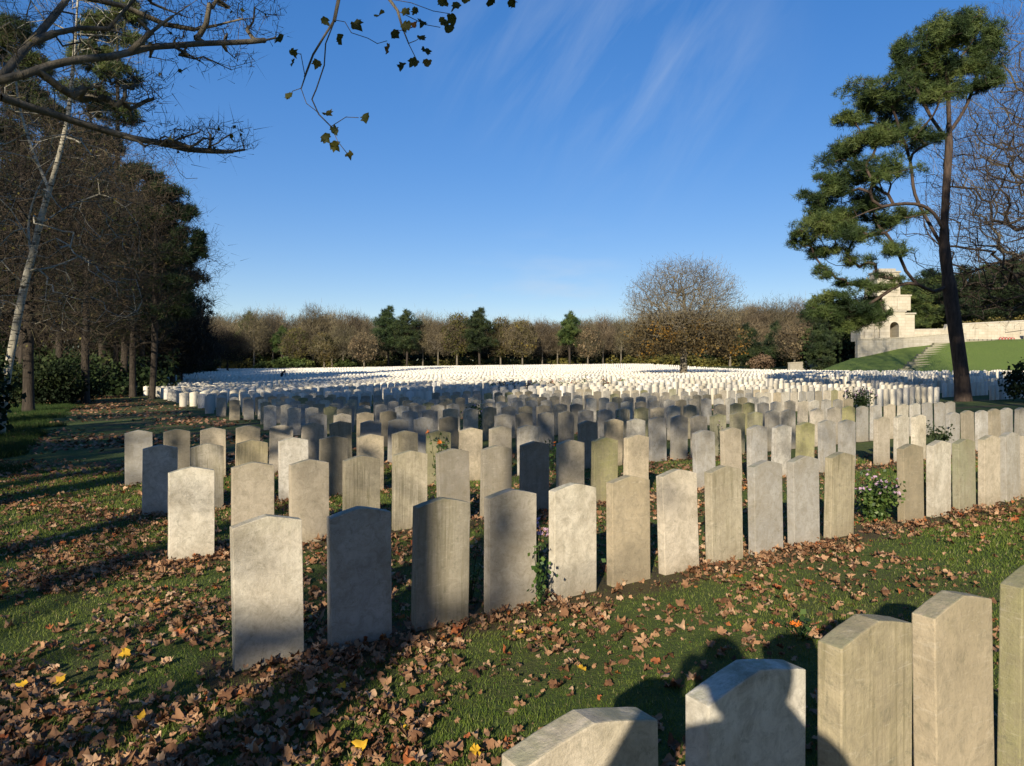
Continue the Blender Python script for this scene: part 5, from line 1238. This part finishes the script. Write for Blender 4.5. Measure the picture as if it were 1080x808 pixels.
# ------------------------------------------------------------------ light, sky, camera
w = bpy.data.worlds.new('World'); scene.world = w; w.use_nodes = True; nt = w.node_tree; nt.nodes.clear()
def wn(t): return nt.nodes.new(t)
out = wn('ShaderNodeOutputWorld'); bg = wn('ShaderNodeBackground'); sky = wn('ShaderNodeTexSky'); sky.sky_type = 'NISHITA'; sky.sun_disc = False
sky.sun_elevation = SUN_EL; sky.sun_rotation = math.pi + SUN_AZ; sky.air_density = 1.0; sky.dust_density = .2; sky.ozone_density = 2.2; sky.altitude = 20
hs = wn('ShaderNodeHueSaturation'); hs.inputs['Saturation'].default_value = 1.80; hs.inputs['Hue'].default_value = .512
gm = wn('ShaderNodeGamma'); gm.inputs[1].default_value = .60; nt.links.new(sky.outputs[0], gm.inputs[0]); nt.links.new(gm.outputs[0], hs.inputs['Color'])
tc = wn('ShaderNodeTexCoord')
# thin cirrus, combed streaks
sp = wn('ShaderNodeSeparateXYZ'); nt.links.new(tc.outputs['Generated'], sp.inputs[0])
def mt2(op, a, b):
    m = wn('ShaderNodeMath'); m.operation = op
    for i, v in enumerate((a, b)):
        if hasattr(v, 'node'): nt.links.new(v, m.inputs[i])
        else: m.inputs[i].default_value = v
    return m.outputs[0]
yy = mt2('MAXIMUM', sp.outputs[1], .05); cx = wn('ShaderNodeCombineXYZ'); nt.links.new(mt2('DIVIDE', sp.outputs[0], yy), cx.inputs[0]); nt.links.new(mt2('DIVIDE', sp.outputs[2], yy), cx.inputs[1])
mp = wn('ShaderNodeMapping'); nt.links.new(cx.outputs[0], mp.inputs[0]); mp.inputs['Rotation'].default_value = (0, 0, -.98); mpb = wn('ShaderNodeMapping'); nt.links.new(mp.outputs[0], mpb.inputs[0]); mpb.inputs['Scale'].default_value = (1.6, 8.5, 1)
nz = wn('ShaderNodeTexNoise'); nt.links.new(mpb.outputs[0], nz.inputs['Vector']); nz.inputs['Scale'].default_value = 1.5; nz.inputs['Detail'].default_value = 9; nz.inputs['Roughness'].default_value = .6; nz.inputs['Distortion'].default_value = .45
rp = wn('ShaderNodeValToRGB'); nt.links.new(nz.outputs['Fac'], rp.inputs[0]); rp.color_ramp.elements[0].position = .40; rp.color_ramp.elements[1].position = .85
def blob(cx, cy, cz, r0, r1):
    vm = wn('ShaderNodeVectorMath'); vm.operation = 'DISTANCE'; nt.links.new(tc.outputs['Generated'], vm.inputs[0]); v = Vector((cx, cy, cz)).normalized(); vm.inputs[1].default_value = v
    mr = wn('ShaderNodeMapRange'); nt.links.new(vm.outputs['Value'], mr.inputs[0]); mr.inputs[1].default_value = r1; mr.inputs[2].default_value = r0; mr.interpolation_type = 'SMOOTHSTEP'; return mr.outputs[0]
def mth(op, a, b):
    m = wn('ShaderNodeMath'); m.operation = op
    for i, v in enumerate((a, b)):
        if hasattr(v, 'node'): nt.links.new(v, m.inputs[i])
        else: m.inputs[i].default_value = v
    return m.outputs[0]
def dirpx(px, py): return ((px - 540) / F, 1, (HY - py) / F)
m1 = mth('ADD', blob(*dirpx(670, 60), .02, .25), mth('MULTIPLY', blob(*dirpx(500, 45), .02, .16), .45)); m1 = mth('MINIMUM', m1, 1)
cf = mth('MULTIPLY', mth('MULTIPLY', rp.outputs[0], m1), .36)
# small low puff and low streaks
nz2 = wn('ShaderNodeTexNoise'); mp2 = wn('ShaderNodeMapping'); nt.links.new(tc.outputs['Generated'], mp2.inputs[0]); mp2.inputs['Scale'].default_value = (1, 1, 4); nt.links.new(mp2.outputs[0], nz2.inputs['Vector']); nz2.inputs['Scale'].default_value = 9; nz2.inputs['Detail'].default_value = 7
rp2 = wn('ShaderNodeValToRGB'); nt.links.new(nz2.outputs['Fac'], rp2.inputs[0]); rp2.color_ramp.elements[0].position = .45; rp2.color_ramp.elements[1].position = .7
m2 = mth('ADD', mth('MULTIPLY', blob(*dirpx(500, 302), .005, .045), .5), mth('MULTIPLY', blob(*dirpx(590, 325), .02, .14), .35))
cf = mth('ADD', cf, mth('MULTIPLY', rp2.outputs[0], m2))
mixc = wn('ShaderNodeMix'); mixc.data_type = 'RGBA'; tint = wn('ShaderNodeMix'); tint.data_type = 'RGBA'; tint.blend_type = 'MULTIPLY'; tint.inputs[0].default_value = 1; nt.links.new(hs.outputs[0], tint.inputs[6]); tint.inputs[7].default_value = (.95, .98, 1.13, 1); nt.links.new(cf, mixc.inputs[0]); nt.links.new(tint.outputs[2], mixc.inputs[6]); mixc.inputs[7].default_value = (2.6, 3.0, 3.5, 1)
nt.links.new(mixc.outputs[2], bg.inputs[0]); bg.inputs[1].default_value = .165; nt.links.new(bg.outputs[0], out.inputs[0])
sl = bpy.data.lights.new('sun', 'SUN'); sl.energy = 5.0; sl.angle = math.radians(.55); sl.color = (1, .89, .71); so = bpy.data.objects.new('sun', sl); col.objects.link(so)
dv = Vector((math.sin(SUN_AZ) * math.cos(SUN_EL), math.cos(SUN_AZ) * math.cos(SUN_EL), -math.sin(SUN_EL))); so.rotation_euler = dv.to_track_quat('-Z', 'Y').to_euler()
cam = bpy.data.cameras.new('camera'); co = bpy.data.objects.new('camera', cam); col.objects.link(co); scene.camera = co
cam.sensor_width = 36; cam.lens = F / 1080 * 36; cam.shift_y = -(404 - HY) / 1080; co.rotation_euler = (math.pi / 2, 0, 0); co.location = (0, 0, 0); cam.clip_end = 5000; cam.clip_start = .02
scene.view_settings.view_transform = 'Standard'; scene.view_settings.look = 'None'; scene.view_settings.gamma = 1; scene.view_settings.exposure = .5
scene.render.engine = 'CYCLES'
scene.cycles.max_bounces = 5; scene.cycles.diffuse_bounces = 2; scene.cycles.transparent_max_bounces = 4; scene.cycles.transmission_bounces = 2
